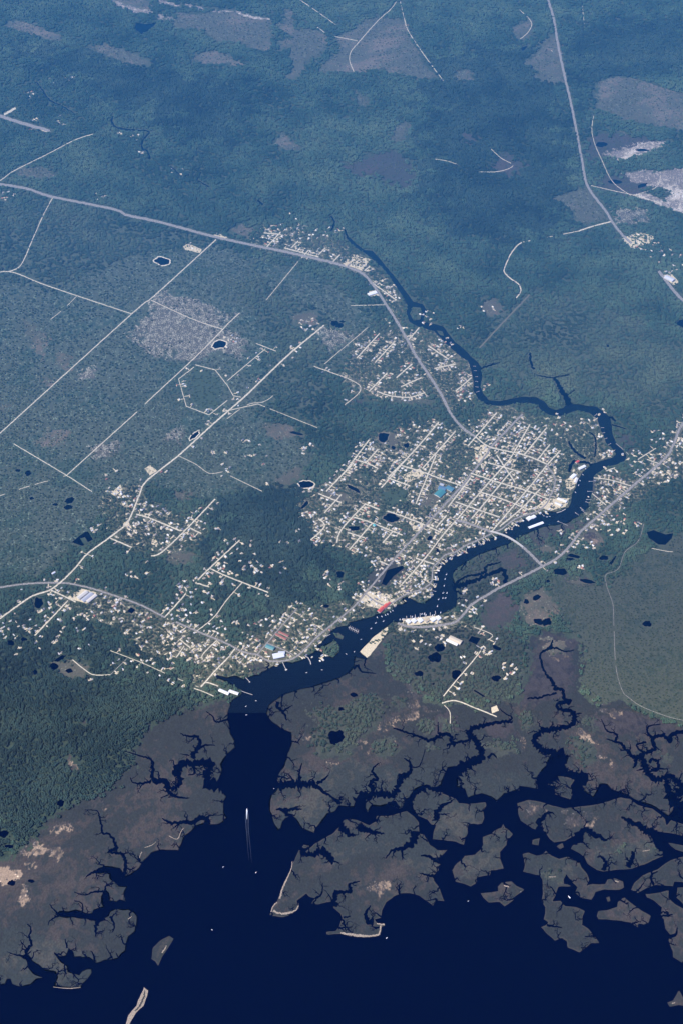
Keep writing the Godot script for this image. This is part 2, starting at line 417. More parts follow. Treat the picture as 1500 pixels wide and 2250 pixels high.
func paint_cover() -> void:
	# forest everywhere; patches of what else grows, later ones over earlier ones
	paint([-60,600, 0,610, 120,640, 300,560, 470,535, 560,565, 660,590, 760,640, 820,700, 760,790, 690,860, 560,900, 700,1000, 640,1060, 480,1110, 330,1060, 260,1090, 180,1180, 100,1260, -60,1270], SCRUB)
	paint([-60,410, 120,440, 360,495, 470,525, 300,560, 120,640, -60,600], PALEF)
	paint([640,470, 560,600, 760,720, 700,900, 560,860, 600,740, 520,640], PALEF)
	paint([1060,700, 1200,640, 1400,700, 1540,760, 1540,900, 1400,900, 1330,870, 1180,860, 1100,860, 1070,790], PALEF)
	# dense dark forest
	paint([-60,1370, 60,1380, 180,1400, 300,1440, 430,1520, 430,1550, 350,1585, 297,1650, 290,1700, 250,1730, 140,1780, 70,1840, -60,1890], DARKF)
	paint([480,1090, 620,1060, 700,1120, 690,1190, 740,1230, 700,1320, 600,1340, 520,1300, 470,1180], DARKF)
	paint([920,120, 1200,100, 1260,340, 1230,520, 1010,520, 930,420, 930,250], DARKF)
	paint([1240,60, 1540,40, 1540,160, 1300,170, 1270,260], DARKF)
	paint([0,90, 200,120, 420,170, 560,200, 480,330, 250,220, 60,140], DARKF)
	# town ground
	paint([750,1040, 830,950, 960,920, 1010,930, 1090,890, 1200,915, 1320,920, 1345,1000, 1290,1025, 1255,1090, 1250,1115, 1130,1150, 1000,1215, 955,1250, 945,1310, 860,1335, 760,1375, 700,1420, 570,1480, 500,1490, 440,1515, 420,1480, 520,1420, 640,1330, 780,1320, 830,1240, 690,1190, 660,1100], TOWN)
	paint([760,860, 770,740, 850,705, 900,740, 940,720, 1035,790, 1050,880, 1000,900, 940,860, 880,880], TOWN)
	paint([540,550, 570,500, 640,500, 750,530, 800,560, 880,650, 890,720, 860,690, 810,610, 700,575], TOWN)
	paint([220,1100, 300,1060, 330,1100, 460,1160, 440,1190, 380,1215, 310,1215, 240,1190], TOWN)
	paint([130,1300, 220,1295, 380,1360, 500,1400, 480,1460, 330,1440, 240,1370, 120,1330], TOWN)
	paint([870,1370, 1000,1350, 1050,1370, 1070,1440, 1010,1450, 960,1410, 860,1410], TOWN)
	paint([1290,1060, 1340,1030, 1400,1050, 1480,940, 1540,920, 1540,1040, 1460,1060, 1380,1110, 1300,1180, 1260,1180], TOWN)
	# pine rows south-east of the causeway
	paint([1200,1270, 1330,1285, 1420,1210, 1540,1150, 1540,1600, 1440,1570, 1370,1535, 1310,1540, 1275,1500, 1285,1420, 1250,1380, 1220,1330], PLANT)
	paint([850,1390, 1000,1380, 1120,1385, 1160,1420, 1130,1530, 1060,1550, 1000,1540, 940,1530, 860,1480], HAMMOCK)
	paint([1000,1260, 1060,1215, 1150,1190, 1200,1240, 1120,1290, 1040,1330, 1000,1340], HAMMOCK)
	# salt marsh
	paint([480,1533, 420,1552, 370,1573, 350,1585, 320,1603, 303,1633, 297,1648, 297,1690, 257,1707, 253,1727, 213,1753, 180,1760, 140,1780, 90,1810, 67,1843, 40,1863, 10,1883, -60,1890, -700,1890, -700,2320, 560,2320, 560,1533], MARSH)
	paint([560,1520, 770,1440, 835,1405, 848,1450, 852,1475, 880,1500, 920,1520, 940,1540, 1000,1545, 1060,1560, 1090,1540, 1130,1540, 1150,1490, 1158,1440, 1160,1400, 1190,1385, 1250,1390, 1283,1420, 1275,1480, 1275,1520, 1310,1545, 1370,1535, 1390,1560, 1450,1585, 1540,1600, 2000,1620, 2000,2320, 560,2320], MARSH)
	paint([700,1690, 760,1660, 840,1690, 900,1690, 980,1690, 900,1760, 800,1750, 720,1760, 640,1740, 620,1700], MGREEN)
	paint([600,1760, 700,1740, 740,1780, 690,1828, 610,1815], MGREEN)
	paint([940,1740, 1060,1770, 1010,1840, 940,1840], MGREEN)
	paint([700,1860, 830,1810, 910,1800, 920,1840, 970,1870, 940,1920, 880,1880, 800,1870, 720,1900], MGREEN)
	paint([1000,1700, 1080,1690, 1200,1690, 1180,1740, 1090,1760, 1030,1750], MGREEN)
	paint([1000,1830, 1120,1820, 1110,1910, 1000,1930], MGREEN)
	paint([0,2040, 120,2060, 200,2090, 200,2170, 0,2170], MGREEN)
	paint([1160,1880, 1280,1890, 1220,1950, 1200,1950], MGREEN)
	paint([1300,1850, 1430,1840, 1450,1880, 1330,1910, 1290,1890], MGREEN)
	paint([1150,1480, 1190,1430, 1250,1440, 1260,1480, 1240,1540, 1170,1540, 1140,1550], MDARK)
	paint([1190,1390, 1270,1400, 1275,1430, 1220,1440, 1190,1425], MDARK)
	paint([1310,1570, 1370,1560, 1440,1590, 1500,1600, 1500,1620, 1420,1610, 1350,1620, 1310,1600], MDARK)
	paint([925,1590, 1000,1560, 1010,1610, 960,1620, 920,1610], MDARK)
	paint([1060,1590, 1130,1590, 1125,1615, 1060,1610], MDARK)
	# wooded hammocks in the marsh
	for a in [[687,1557,707,1550,747,1553,767,1543,793,1532,827,1530,843,1543,827,1580,810,1597,787,1613,780,1633,760,1653,730,1660,697,1653,680,1637,682,1613,700,1597,702,1587],
		[853,1547,870,1530,890,1530,887,1543,860,1553], [813,1633,833,1627,880,1630,880,1640,850,1655,820,1650],
		[922,1590,937,1582,957,1590,953,1607,930,1613,920,1603], [940,1642,955,1638,967,1645,955,1653,942,1650],
		[1140,1567,1167,1567,1170,1587,1153,1600,1137,1590], [1273,1587,1297,1570,1313,1587,1300,1603,1277,1603],
		[1247,1623,1277,1620,1297,1647,1290,1677,1267,1673,1250,1647], [1057,1630,1100,1620,1143,1630,1143,1643,1110,1648,1063,1640],
		[1450,1650,1470,1653,1467,1673,1450,1673], [1353,1857,1365,1853,1372,1866,1362,1873,1353,1868], [1412,1853,1425,1848,1428,1868,1415,1873], [1200,1907,1214,1902,1222,1916,1216,1928,1202,1926], [968,1590,1000,1580,1000,1612,975,1612], [848,1470,880,1450,930,1460,1000,1500,975,1530,940,1530,900,1500]]:
		paint(a, HAMMOCK)
	# brown and purple ground
	for a in [[1060,1320,1100,1295,1130,1340,1125,1370,1080,1387,1050,1370], [1090,1212,1135,1200,1150,1240,1110,1255,1095,1240], [1140,1178,1200,1160,1290,1132,1250,1165,1180,1185], [1300,1050,1312,1060,1302,1100,1296,1090], [835,1405,870,1372,830,1440,800,1446], [815,1260,870,1225,890,1240,850,1290,810,1280], [747,363,817,337,867,327,910,367,913,407,867,413,833,387,783,387], [1085,1300,1095,1340,1060,1330], [1350,945,1385,960,1400,990,1380,990,1360,975], [1225,1262,1300,1270,1310,1288,1250,1280], [570,1480,545,1462,575,1450,605,1462], [1280,303,1307,293,1400,297,1440,310,1400,333,1367,347,1317,347,1290,360], [1297,407,1333,383,1420,383,1420,420,1383,428,1317,420], [1110,330,1160,360,1130,390,1060,370], [1010,290,1060,300,1020,320]]:
		paint(a, PURPLE)
	for a in [[1140,1310,1190,1290,1220,1330,1190,1375,1150,1370,1135,1340], [1180,1400,1245,1395,1240,1450,1195,1440]]:
		paint(a, DRY)
	# felled blocks and fields far inland
	for a in [[3,57,33,43,70,53,100,67,137,77,137,88,113,90,63,73], [190,103,227,98,283,113,333,133,327,147,293,143,253,130,213,117],
		[387,27,440,30,500,20,587,42,597,80,590,110,567,113,520,90,477,93,443,63,383,63], [423,120,467,110,500,123,530,140,515,145,470,140,433,137],
		[600,53,633,50,650,67,680,63,713,72,717,113,673,137,660,167,647,177,630,170,653,133,633,127,643,100,610,113,613,90,643,83],
		[733,83,760,70,783,60,800,42,887,40,897,80,930,133,967,173,917,172,833,150,777,160,697,157,717,133,747,117],
		[777,193,813,227,800,237,785,220], [597,313,625,290,640,310,660,323,653,333,623,328], [867,277,902,268,888,307,860,315],
		[1203,83,1217,75,1233,143,1240,177,1213,182,1167,170,1183,153,1147,140,1177,113], [1303,183,1343,167,1400,173,1467,197,1540,215,1540,290,1400,270,1310,240],
		[1207,433,1283,413,1293,417,1342,487,1277,493,1267,477,1240,447], [33,372,90,365,130,385,100,392,40,385], [245,-40,330,0,330,30,300,20,245,5],
		[240,0,285,5,330,20,330,30,300,28], [1000,155,1035,153,1040,175,1000,178], [625,20,640,25,650,75,625,70], [1120,60,1165,40,1170,80,1140,90], [60,690,100,740,90,795,65,760], [120,770,160,780,150,815,120,805], [0,880,35,885,20,905,0,900], [75,970,110,940,150,945,130,980,85,985], [80,835,130,825,110,845], [855,865,960,880,950,890,860,887]]:
		paint(a, CLEAR)
	for a in [[333,660,360,640,525,690,490,725,545,745,530,790,480,770,440,790,360,790,270,740,330,690], [1345,455,1430,460,1425,490,1350,495], [690,715,750,720,780,740,720,775,690,755], [370,945,400,930,395,975,365,970], [180,810,220,800,210,830,180,840], [200,980,270,970,250,1000,205,1010], [1395,980,1340,1000]]:
		paint(a, SPECK)
	for a in [[612,1053,665,1030,668,1048,640,1065,620,1073], [1240,1270,1290,1262,1305,1280,1270,1283], [390,1080,420,1078,415,1105,385,1095], [570,940,630,930,670,960,600,960], [110,1455,200,1450,190,1490,140,1485], [365,1210,430,1210,415,1240,380,1240], [910,1110,925,1085,975,1085,940,1115], [1165,1195,1190,1190,1230,1200,1200,1215], [1265,1175,1290,1160,1330,1180,1310,1205], [850,955,875,950,870,985,852,980], [700,1090,745,1080,770,1105], [1058,672,1085,655,1105,675,1090,695,1065,690], [1300,1225,1200,1275], [500,510,520,492,560,505,540,522], [640,690,700,690,690,715,650,710]]:
		if a.size() >= 6: paint(a, DRY)
	for a in [[830,1100, 833,1080, 890,1070, 893,1093, 867,1107], [790,1040,805,1025,812,1040,800,1055], [420,810,470,815,495,850,480,900,420,890]]:
		paint(a, LUSH)
	# bare sand
	for a in [[90,1830,113,1813,157,1802,150,1813,110,1828], [40,1870,73,1847,87,1863,123,1877,123,1893,110,1897,77,1880,40,1878], [-20,1893,0,1897,33,1917,30,1927,0,1935,-20,1938], [40,1890,60,1907,50,1913,43,1905], [27,1948,40,1955,57,1967,45,1982,30,1972],
		[1325,342,1400,312,1470,308,1425,334,1367,350], [1362,374,1420,378,1500,370,1560,380,1560,432,1500,422,1450,414,1390,402], [1380,426,1420,425,1455,440,1470,415,1500,425,1550,435,1550,475,1497,468,1440,450], [1380,430,1400,432,1440,440,1440,447,1383,433], [1360,300,1380,280,1372,292], [1195,1445,1235,1440,1240,1448,1200,1452], [1325,1560,1350,1555,1357,1570,1340,1575], [1310,1540,1345,1541,1340,1545],
		[240,0,275,10,330,20,330,30,300,28,260,12], [350,0,395,12,390,17,350,6], [405,8,590,38,590,44,500,26,405,14], [345,32,362,30,360,45,345,44], [370,37,382,32,378,45,368,46], [1280,1172,1318,1180,1312,1192,1278,1182], [1280,1255,1310,1272,1280,1275], [780,873,830,880,820,885,785,883], [905,1507,925,1530,915,1570,890,1590,880,1580,900,1560], [850,1575,880,1560,870,1575,845,1585], [812,1595,840,1580,835,1592], [787,1615,795,1620,790,1645,785,1640], [710,1668,745,1668,735,1675,712,1672], [662,1612,674,1610,672,1630,662,1625], [875,1497,915,1510,905,1515], [920,1512,945,1525,935,1530], [930,1545,970,1555,985,1560,940,1556], [840,1623,855,1622,850,1630], [1140,1598,1150,1620,1145,1633], [1262,1595,1270,1608,1300,1630,1290,1628,1250,1618], [1308,1660,1330,1665,1315,1672], [1160,1755,1200,1765,1190,1785,1160,1790], [1250,1790,1310,1785,1290,1805,1250,1815], [804,1945,838,1925,845,1945,835,1960,806,1967], [460,700,465,710], [148,1660,175,1672,172,1688,150,1682], [172,1588,192,1582,180,1600], [205,1755,240,1765,200,1772], [340,1625,352,1618,350,1632]]:
		if a.size() >= 6: paint(a, BRIGHT if a[1] < 480 else SAND)

func ground_texture() -> ImageTexture:
	var n1 := FastNoiseLite.new()
	n1.seed = 11
	n1.frequency = 0.012
	n1.fractal_octaves = 5
	n1.fractal_gain = 0.58
	var a := n1.get_seamless_image(512, 512).get_data()
	n1.seed = 12
	n1.frequency = 0.09
	n1.fractal_octaves = 3
	var b := n1.get_seamless_image(512, 512).get_data()
	n1.seed = 13
	n1.frequency = 0.4
	n1.fractal_octaves = 2
	var c := n1.get_seamless_image(512, 512).get_data()
	# per cover: first tone, second tone (linear), fine grain, share of pale flecks
	var tones := {
		FOREST: [[.034, .056, .034], [.052, .070, .044], .45, .0], MARSH: [[.050, .043, .036], [.019, .025, .023], .55, .0],
		SCRUB: [[.036, .068, .046], [.062, .082, .056], .45, .034], CLEAR: [[.150, .128, .092], [.076, .084, .056], .50, .016],
		PLANT: [[.036, .056, .038], [.054, .066, .044], .36, .0], TOWN: [[.060, .078, .046], [.110, .108, .068], .60, .06],
		SAND: [[.30, .22, .145], [.046, .042, .037], .60, .03], PURPLE: [[.064, .054, .048], [.044, .048, .040], .40, .0], HAMMOCK: [[.034, .046, .034], [.046, .054, .040], .45, .0], BRIGHT: [[.56, .49, .39], [.17, .15, .125], .6, .05],
		LUSH: [[.046, .078, .044], [.040, .068, .042], .25, .0], SPECK: [[.050, .066, .048], [.110, .106, .080], .6, .13],
		DRY: [[.140, .115, .080], [.085, .084, .058], .40, .02], DARKF: [[.022, .042, .027], [.032, .052, .033], .5, .0],
		MGREEN: [[.054, .054, .042], [.022, .030, .027], .55, .0], MDARK: [[.020, .022, .025], [.040, .036, .035], .45, .0], PALEF: [[.046, .072, .046], [.064, .082, .054], .45, .0]}
	var data := PackedByteArray()
	data.resize(TW * TH * 3)
	var curve := PackedByteArray()
	curve.resize(4096)
	for i in 4096: curve[i] = int(clampf(lin(i / 4095.0, 0, 0).r, 0, 1) * 255.0 + 0.5)
	var tab := []
	for k in 17:
		var t: Array = tones[k]
		tab.append([t[0][0], t[0][1], t[0][2], t[1][0] - t[0][0], t[1][1] - t[0][1], t[1][2] - t[0][2], t[2], t[3]])
	var o := 0
	for y in TH:
		var cyf := float(y) * CH / TH
		for x in TW:
			var na := a[((y >> 1) & 511) * 512 + ((x >> 1) & 511)]
			var nb := b[(y & 511) * 512 + ((x + (y >> 9) * 77) & 511)]
			var nc := c[((y + (x >> 9) * 131) & 511) * 512 + (x & 511)]
			var nd := a[((x + y * 2) & 511) * 512 + ((y + 200) & 511)]
			var cx := clampi(int(x * 0.5139 + (nb - 128) * 0.05 + (na - 128) * 0.05 + (nc - 128) * 0.01), 0, CW - 1)
			var cy := clampi(int(cyf + (nd - 128) * 0.05 + (nb - 128) * 0.03 + (nc - 128) * 0.01), 0, CH - 1)
			var t: Array = tab[cover[cy * CW + cx]]
			var m := clampf((na + nd * 0.6 + nb * 0.9 - 250.0) * 0.0135 + 0.25, 0.0, 1.0)
			var g: float = 1.0 + t[6] * (nc * 0.7 + nb * 0.3 - 128.0) * 0.0105
			if t[7] > 0.0 and nc + nb * 0.6 > 300.0 - 500.0 * t[7]: g *= 2.6
			data[o] = curve[clampi(int((t[0] + t[3] * m) * g * 4095.0), 0, 4095)]
			data[o + 1] = curve[clampi(int((t[1] + t[4] * m) * g * 4095.0), 0, 4095)]
			data[o + 2] = curve[clampi(int((t[2] + t[5] * m) * g * 4095.0), 0, 4095)]
			o += 3
	return ImageTexture.create_from_image(Image.create_from_data(TW, TH, false, Image.FORMAT_RGB8, data))

func creek(a: Array, w: Array, ox := -1.0, oy := 0.0) -> void:    # widths as traced, in the same enlargement
	var p := pts(a) if ox < 0.0 else tile(a, ox, oy)
	var ww := PackedFloat32Array()
	if w.size() == p.size():
		for v in w: ww.append(v / (1.0 if ox < 0.0 else 3.0))
	else:
		ww = taper(p.size(), w[0] / (1.0 if ox < 0.0 else 3.0), w[-1] / (1.0 if ox < 0.0 else 3.0))
	var o := strip("tidal_creek", p, ww, M.water, 1.30, 0.55, 4.0, 3.0)
	tag(o, "", "", "", "structure")
	# side gullies that wind and taper out into the marsh
	for i in range(1, p.size()):
		if p[i].y < 1540.0: continue
		var k := 1 + int(p[i].distance_to(p[i - 1]) / 22.0)
		for j in k:
			var f := rng.randf()
			var q := p[i - 1].lerp(p[i], f)
			var w0 := lerpf(ww[i - 1], ww[i], f)
			if w0 < 1.5 or rng.randf() < 0.25: continue
			var side := 1.0 if rng.randf() < 0.5 else -1.0
			var d := (p[i] - p[i - 1]).normalized().rotated(side * rng.randf_range(0.8, 1.5))
			gully(q + d * w0 * 0.3, d, rng.randf_range(14.0, 40.0) * (0.6 + w0 * 0.03), minf(w0 * 0.5, 3.4), 2)

func gully(q: Vector2, d: Vector2, length: float, w0: float, depth: int) -> void:
	var p := PackedVector2Array([q])
	var n := maxi(4, int(length / 3.2))
	var bend := 1.0 if rng.randf() < 0.5 else -1.0
	var main := d
	for i in n:
		if rng.randf() < 0.34: bend = -bend
		d = main.rotated(bend * rng.randf_range(0.2, 1.25))
		main = main.rotated(rng.randf_range(-0.22, 0.22))
		q += d * length / n
		p.append(q)
		if depth > 0 and i > 0 and rng.randf() < (0.34 if depth > 1 else 0.18):
			gully(q, main.rotated(rng.randf_range(0.6, 1.3) * (1.0 if rng.randf() < 0.5 else -1.0)), length * rng.randf_range(0.25, 0.5), w0 * (1.0 - float(i) / n) * 0.7 + 0.25, depth - 1)
	var keep := shared
	shared = gullies
	strip("tidal_gully", p, taper(p.size(), w0, 0.45), M.water, 1.32, 0.35, 3.0, 2.2)
	shared = keep

func pixel_of(w: Vector2) -> Vector2:
	var d := Vector3(w.x, -HEIGHT, w.y)
	var depth := -d.y * sp - d.z * cp
	return Vector2(750.0 + d.x / depth * FOCAL, 1125.0 - (d.y * cp - d.z * sp) / depth * FOCAL)

func shore_gullies(poly: PackedVector2Array, every: float) -> void:
	var area := 0.0
	var n := poly.size()
	for i in n: area += poly[i].cross(poly[(i + 1) % n])
	var sgn := 1.0 if area > 0.0 else -1.0
	var run := 0.0
	for i in n:
		var a := poly[i]
		var b := poly[(i + 1) % n]
		run += minf(a.distance_to(b), 60.0)
		if run < every or a.y < -5750.0 or absf(a.x) > 2000.0: continue
		run = rng.randf() * every * 0.6
		var inn := (b - a).normalized().rotated(PI / 2) * sgn
		var far := a + inn * 55.0
		var ci := clampi(int((far.y - Z0) / 8.0), 0, CH - 1) * CW + clampi(int((far.x - X0) / 8.0), 0, CW - 1)
		if land[ci] == 0 or cover[ci] == FOREST or cover[ci] == TOWN: continue
		var p0 := pixel_of(a - inn * 4.0)
		var p1 := pixel_of(far)
		gully(p0, (p1 - p0).normalized(), rng.randf_range(16.0, 50.0), rng.randf_range(2.4, 4.6), 3)

func all_creeks() -> void:
	creek([1500,990,1400,970,1360,930,1380,870,1400,835,1340,825,1270,830,1190,845,1150,890,1190,930,1185,970,1150,995,1110,1000,1090,950,1040,950,1000,930], [90,80,60,50,50,50,45,55,50,40,30,30,40,40,35,25], 0, 1400)
	creek([1270,800,1300,740,1320,690,1290,655,1240,655,1190,635], [35,6], 0, 1400)
	creek([1310,735,1360,710,1420,715], [20,4], 0, 1400)
	creek([1000,930,1010,870,1000,810,930,785,830,755], [24,5], 0, 1400)
	creek([1000,950,930,965,880,960,860,925], [18,5], 0, 1400)
	creek([1105,1000,1130,1040,1190,1060,1250,1060], [30,5], 0, 1400)
	creek([1115,1040,1060,1060], [10,4], 0, 1400)
	creek([1250,780,1190,770], [10,3], 0, 1400)
	creek([1280,860,1280,900,1240,910], [18,5], 0, 1400)
	creek([1345,1240,1370,1225,1360,1195,1310,1190,1280,1220,1200,1220,1130,1225,1070,1195], [34,32,32,34,30,25,18,6], 0, 1400)
	creek([1510,540,1430,560,1400,520,1360,490], [14,5], 0, 1400)
	creek([805,400,830,320,820,260,800,230,720,215,765,195,750,140,720,100,680,90,670,40,660,0,660,-20], [28,24,22,20,16,20,18,16,14,12,10,9], 0, 1800)
	creek([657,1190,640,1145,560,1140], [9,5], 0, 1400)
	creek([660,335,600,360,570,380], [22,5], 0, 1800)
	creek([700,480,620,480,560,500,490,480], [16,4], 0, 1800)
	creek([545,620,545,560,490,535], [12,4], 0, 1800)
	creek([385,625,350,590,330,560], [12,4], 0, 1800)
	creek([390,635,330,670,320,700], [12,4], 0, 1800)
	creek([690,650,640,690,630,780], [30,28,4], 0, 1800)
	creek([730,640,755,700,740,750], [18,4], 0, 1800)
	creek([165,920,190,850,210,820,195,780,205,720,180,690], [26,5], 0, 1800)
	creek([155,905,90,890,50,875], [14,4], 0, 1800)
	creek([175,850,135,800], [8,3], 0, 1800)
	creek([445,850,430,790], [14,4], 0, 1800)
	creek([628,940,615,890,600,870], [14,5], 0, 1800)
	creek([785,915,765,880], [10,4], 0, 1800)
	creek([285,990,400,970,480,970,560,975,610,1005,680,1050,740,1105], [55,50,45,40,22,14,30], 500, 1400)
	creek([470,960,470,920,490,830], [28,5], 500, 1400)
	creek([440,955,400,900], [14,5], 500, 1400)
	creek([590,970,640,935,665,910], [24,6], 500, 1400)
	creek([330,425,330,460,370,500,390,550], [24,22,18,6], 500, 1400)
	creek([360,490,430,450], [14,4], 500, 1400)
	creek([430,1235,405,1180,370,1142,320,1135], [44,36,26,8], 500, 1400)
	creek([370,1140,430,1135,490,1135], [24,22,6], 500, 1400)
	creek([825,205,860,190,880,225,975,240], [20,16,12,4], 500, 1400)
	creek([850,1095,900,1050,970,1030,1060,1040,1110,1010,1130,960,1150,925,1200,890,1200,830,1160,800], [95,62,45,45,40,36,50,25,15,6], 500, 1400)
	creek([960,1020,940,960,980,930,950,880,990,830], [38,28,22,14,5], 500, 1400)
	creek([1190,850,1260,850,1300,740], [10,4], 500, 1400)
	creek([1180,1145,1200,1070,1240,1030,1300,985,1360,1005,1430,1000], [100,46,32,24,28,60], 500, 1400)
	creek([1030,1150,1055,1105,1100,1095,1125,1130], [34,22,20,26], 500, 1400)
	creek([1380,1210,1380,1150,1420,1110,1480,1080], [46,36,22,6], 500, 1400)
	creek([1400,1170,1460,1165], [12,4], 500, 1400)
	creek([1500,712,1470,690,1470,650,1410,640,1330,680,1240,650,1150,620,1090,600], [28,24,22,24,20,14,12,8], 500, 1400)
	creek([1385,640,1385,560], [12,5], 500, 1400)
	creek([740,40,790,90,840,110], [50,40,10], 500, 1800)
	creek([860,40,890,65,940,80,1030,95], [55,44,30,6], 500, 1800)
	creek([480,210,500,228,560,235,620,210,680,260,690,300], [24,26,30,50,40,8], 500, 1800)
	creek([690,275,740,290], [14,4], 500, 1800)
	creek([705,575,710,490,760,480,810,480,800,430,870,410], [38,30,20,24,16,5], 500, 1800)
	creek([580,525,620,490,625,420], [16,4], 500, 1800)
	creek([1240,80,1225,150,1150,190,1080,210,1040,260], [60,52,30,14,5], 500, 1800)
	creek([1150,200,1150,270], [18,5], 500, 1800)
	creek([960,680,920,670,910,620,940,570], [40,34,20,6], 500, 1800)
	creek([760,650,810,640], [14,4], 500, 1800)
	creek([730,720,820,710], [16,4], 500, 1800)
	creek([1360,375,1320,370,1260,355], [24,16,4], 500, 1800)
	creek([1410,240,1380,280,1330,250,1270,240], [34,26,18,10], 500, 1800)
	creek([375,560,290,560,200,580,120,600,95,640,140,700,165,760,160,800,90,830,30,870,-10,920], [15,20,26,34,42,42,46,52,58,64,80], 1000, 1400)
	creek([-60,715,0,695,70,685,105,660], [14,16,18,20], 1000, 1400)
	creek([215,800,235,768,262,780,270,800], [18,14,12,6], 1000, 1400)
	creek([350,560,370,530,320,500,290,470], [12,10,8,4], 1000, 1400)
	creek([640,20,620,70,560,110,575,200,600,250,640,300,660,345,700,345,715,400,750,430,670,440,690,475,770,490,775,560,740,585,680,600,590,610,530,650,515,690,570,740,650,770,690,800,650,870,600,930,580,1000], [10,20,14,14,16,24,24,22,22,28,18,20,28,34,28,34,36,36,34,40,54,90,110,100,90], 1000, 1400)
	creek([600,80,660,70,720,95,780,85], [22,14,10,6], 1000, 1400)
	creek([665,370,600,385,540,400,470,405], [14,12,16,8], 1000, 1400)
	creek([785,510,830,500], [12,5], 1000, 1400)
	creek([690,870,760,910,850,920,800,990,830,1060], [60,52,44,70,90], 1000, 1400)
	creek([1540,615,1430,640,1415,690,1370,650,1300,670,1310,735,1240,765,1225,790,1260,870,1280,920,1340,935,1420,920,1480,970,1480,1030,1400,1050,1450,1090,1520,1160], [26,26,20,22,28,25,25,30,50,42,36,32,46,52,60,80,96], 1000, 1400)
	creek([1255,690,1190,715,1232,760], [14,12,14], 1000, 1400)
	creek([1390,940,1400,1030], [40,44], 1000, 1400)
	creek([1275,830,1300,805,1335,825,1330,870,1285,880], [20,20,22,22,20], 1000, 1400)
	creek([1330,865,1390,870], [16,5], 1000, 1400)
	creek([1225,790,1170,790,1120,740,1090,700,1050,690,990,670], [28,26,22,18,12,5], 1000, 1400)
	creek([1050,690,1060,640,1000,620,960,540], [16,12,10,4], 1000, 1400)
	creek([1190,790,1185,830,1170,865], [30,24,8], 1000, 1400)
	creek([1250,865,1190,880], [16,4], 1000, 1400)
	creek([1285,665,1260,610,1280,585,1350,575], [20,14,10,5], 1000, 1400)
	creek([1090,1185,1140,1210,1200,1240,1280,1290,1350,1330], [8,26,36,46,60], 1000, 1400)
	creek([575,1300,545,1225,580,1190,610,1155,650,1165], [44,36,26,16,5], 1000, 1400)
	creek([770,160,820,90,860,70,930,110,1000,140], [50,40,34,36,10], 1000, 1800)
	creek([975,340,990,290,960,250,930,250], [32,24,14,5], 1000, 1800)
	creek([1130,315,1170,250,1160,210], [40,28,8], 1000, 1800)
	creek([1370,235,1310,240], [14,6], 1000, 1800)
	creek([600,700,700,715], [18,5], 1000, 1800)
	creek([920,770,850,775], [12,4], 1000, 1800)
	creek([1310,430,1290,410,1290,370,1330,345], [22,16,14,6], 1000, 1800)
	creek([1345,640,1430,630], [18,6], 1000, 1800)
	creek([1395,775,1450,760,1460,715], [24,18,6], 1000, 1800)
	creek([-20,875,80,845,170,810,250,775,310,755,325,800,335,845], [44,30,24,24,30,28,30], 1000, 1000)
	creek([0,850,60,805,130,790,190,770,200,735,240,720,300,705], [16,14,16,20,18,14,6], 1000, 1000)
	creek([520,520,515,495,480,485], [6,5,4], 1000, 1000)
	creek([1250,890,1238,865,1225,845,1218,828], [16,11,8,7])
	creek([1217,831,1180,825,1172,821], [3,2,1.5])
	creek([1218,829,1250,824], [3,2])
	creek([1163,775,1165,795,1172,812], [4,6,4])
	creek([1055,810,1080,801,1097,797], [3,4,1.5])
	creek([1338,915,1352,926], [7,3])
	creek([1343,933,1375,943], [3,2])
	creek([1293,950,1305,960,1308,985,1305,1005], [2.5,3.5,3.5,3])
	creek([1247,970,1260,990,1285,1008], [4,5,6])
	creek([1300,1021,1268,1014,1256,1018,1250,1038], [6,5,7,6])
	creek([1243,870,1262,857], [2,1.5])
	creek([80,180,95,200,110,220,140,235,165,250], [3,3.2,3,2.5,1.5])
	creek([248,255,247,270,265,283,320,288,328,292,315,308,313,325,325,333,330,350], [3,3.5,3.5,3,3,3.5,4,4,4.5])
	creek([375,365,400,388], [2.2,2])
	creek([435,397,460,411], [2,3])
	creek([566,440,578,450], [3.5,4])
	creek([727,475,735,490,728,508], [3,4,5])
	creek([757,505,764,526], [3,5])
	creek([1340,1240,1352,1222], [7,2])
	creek([1213,1330,1240,1365], [0.6,0.5])
	creek([965,1215,957,1200,970,1180], [4,5,3])

func pond(cx: float, cy: float, rx: float, ry: float, turn := 0.0, rim: Material = null) -> void:
	var w := to_world(blob(cx, cy, rx, ry, turn, 0.42, cx + cy))
	if rim:
		var r := to_world(blob(cx, cy, rx + 3.0, ry + 2.2, turn, 0.35, cx + cy))
		tag(sheet("pond_bank", r, 1.22, rim), "", "", "", "structure")
	var o := sheet("pond", w, 1.42, M.water)
	if o: tag(o, "", "", "", "structure")
	for q in w:
		var c := ground_at(cx, cy)
		for k in 6: stamp(c.lerp(q, k / 5.0), 6.0, 2)

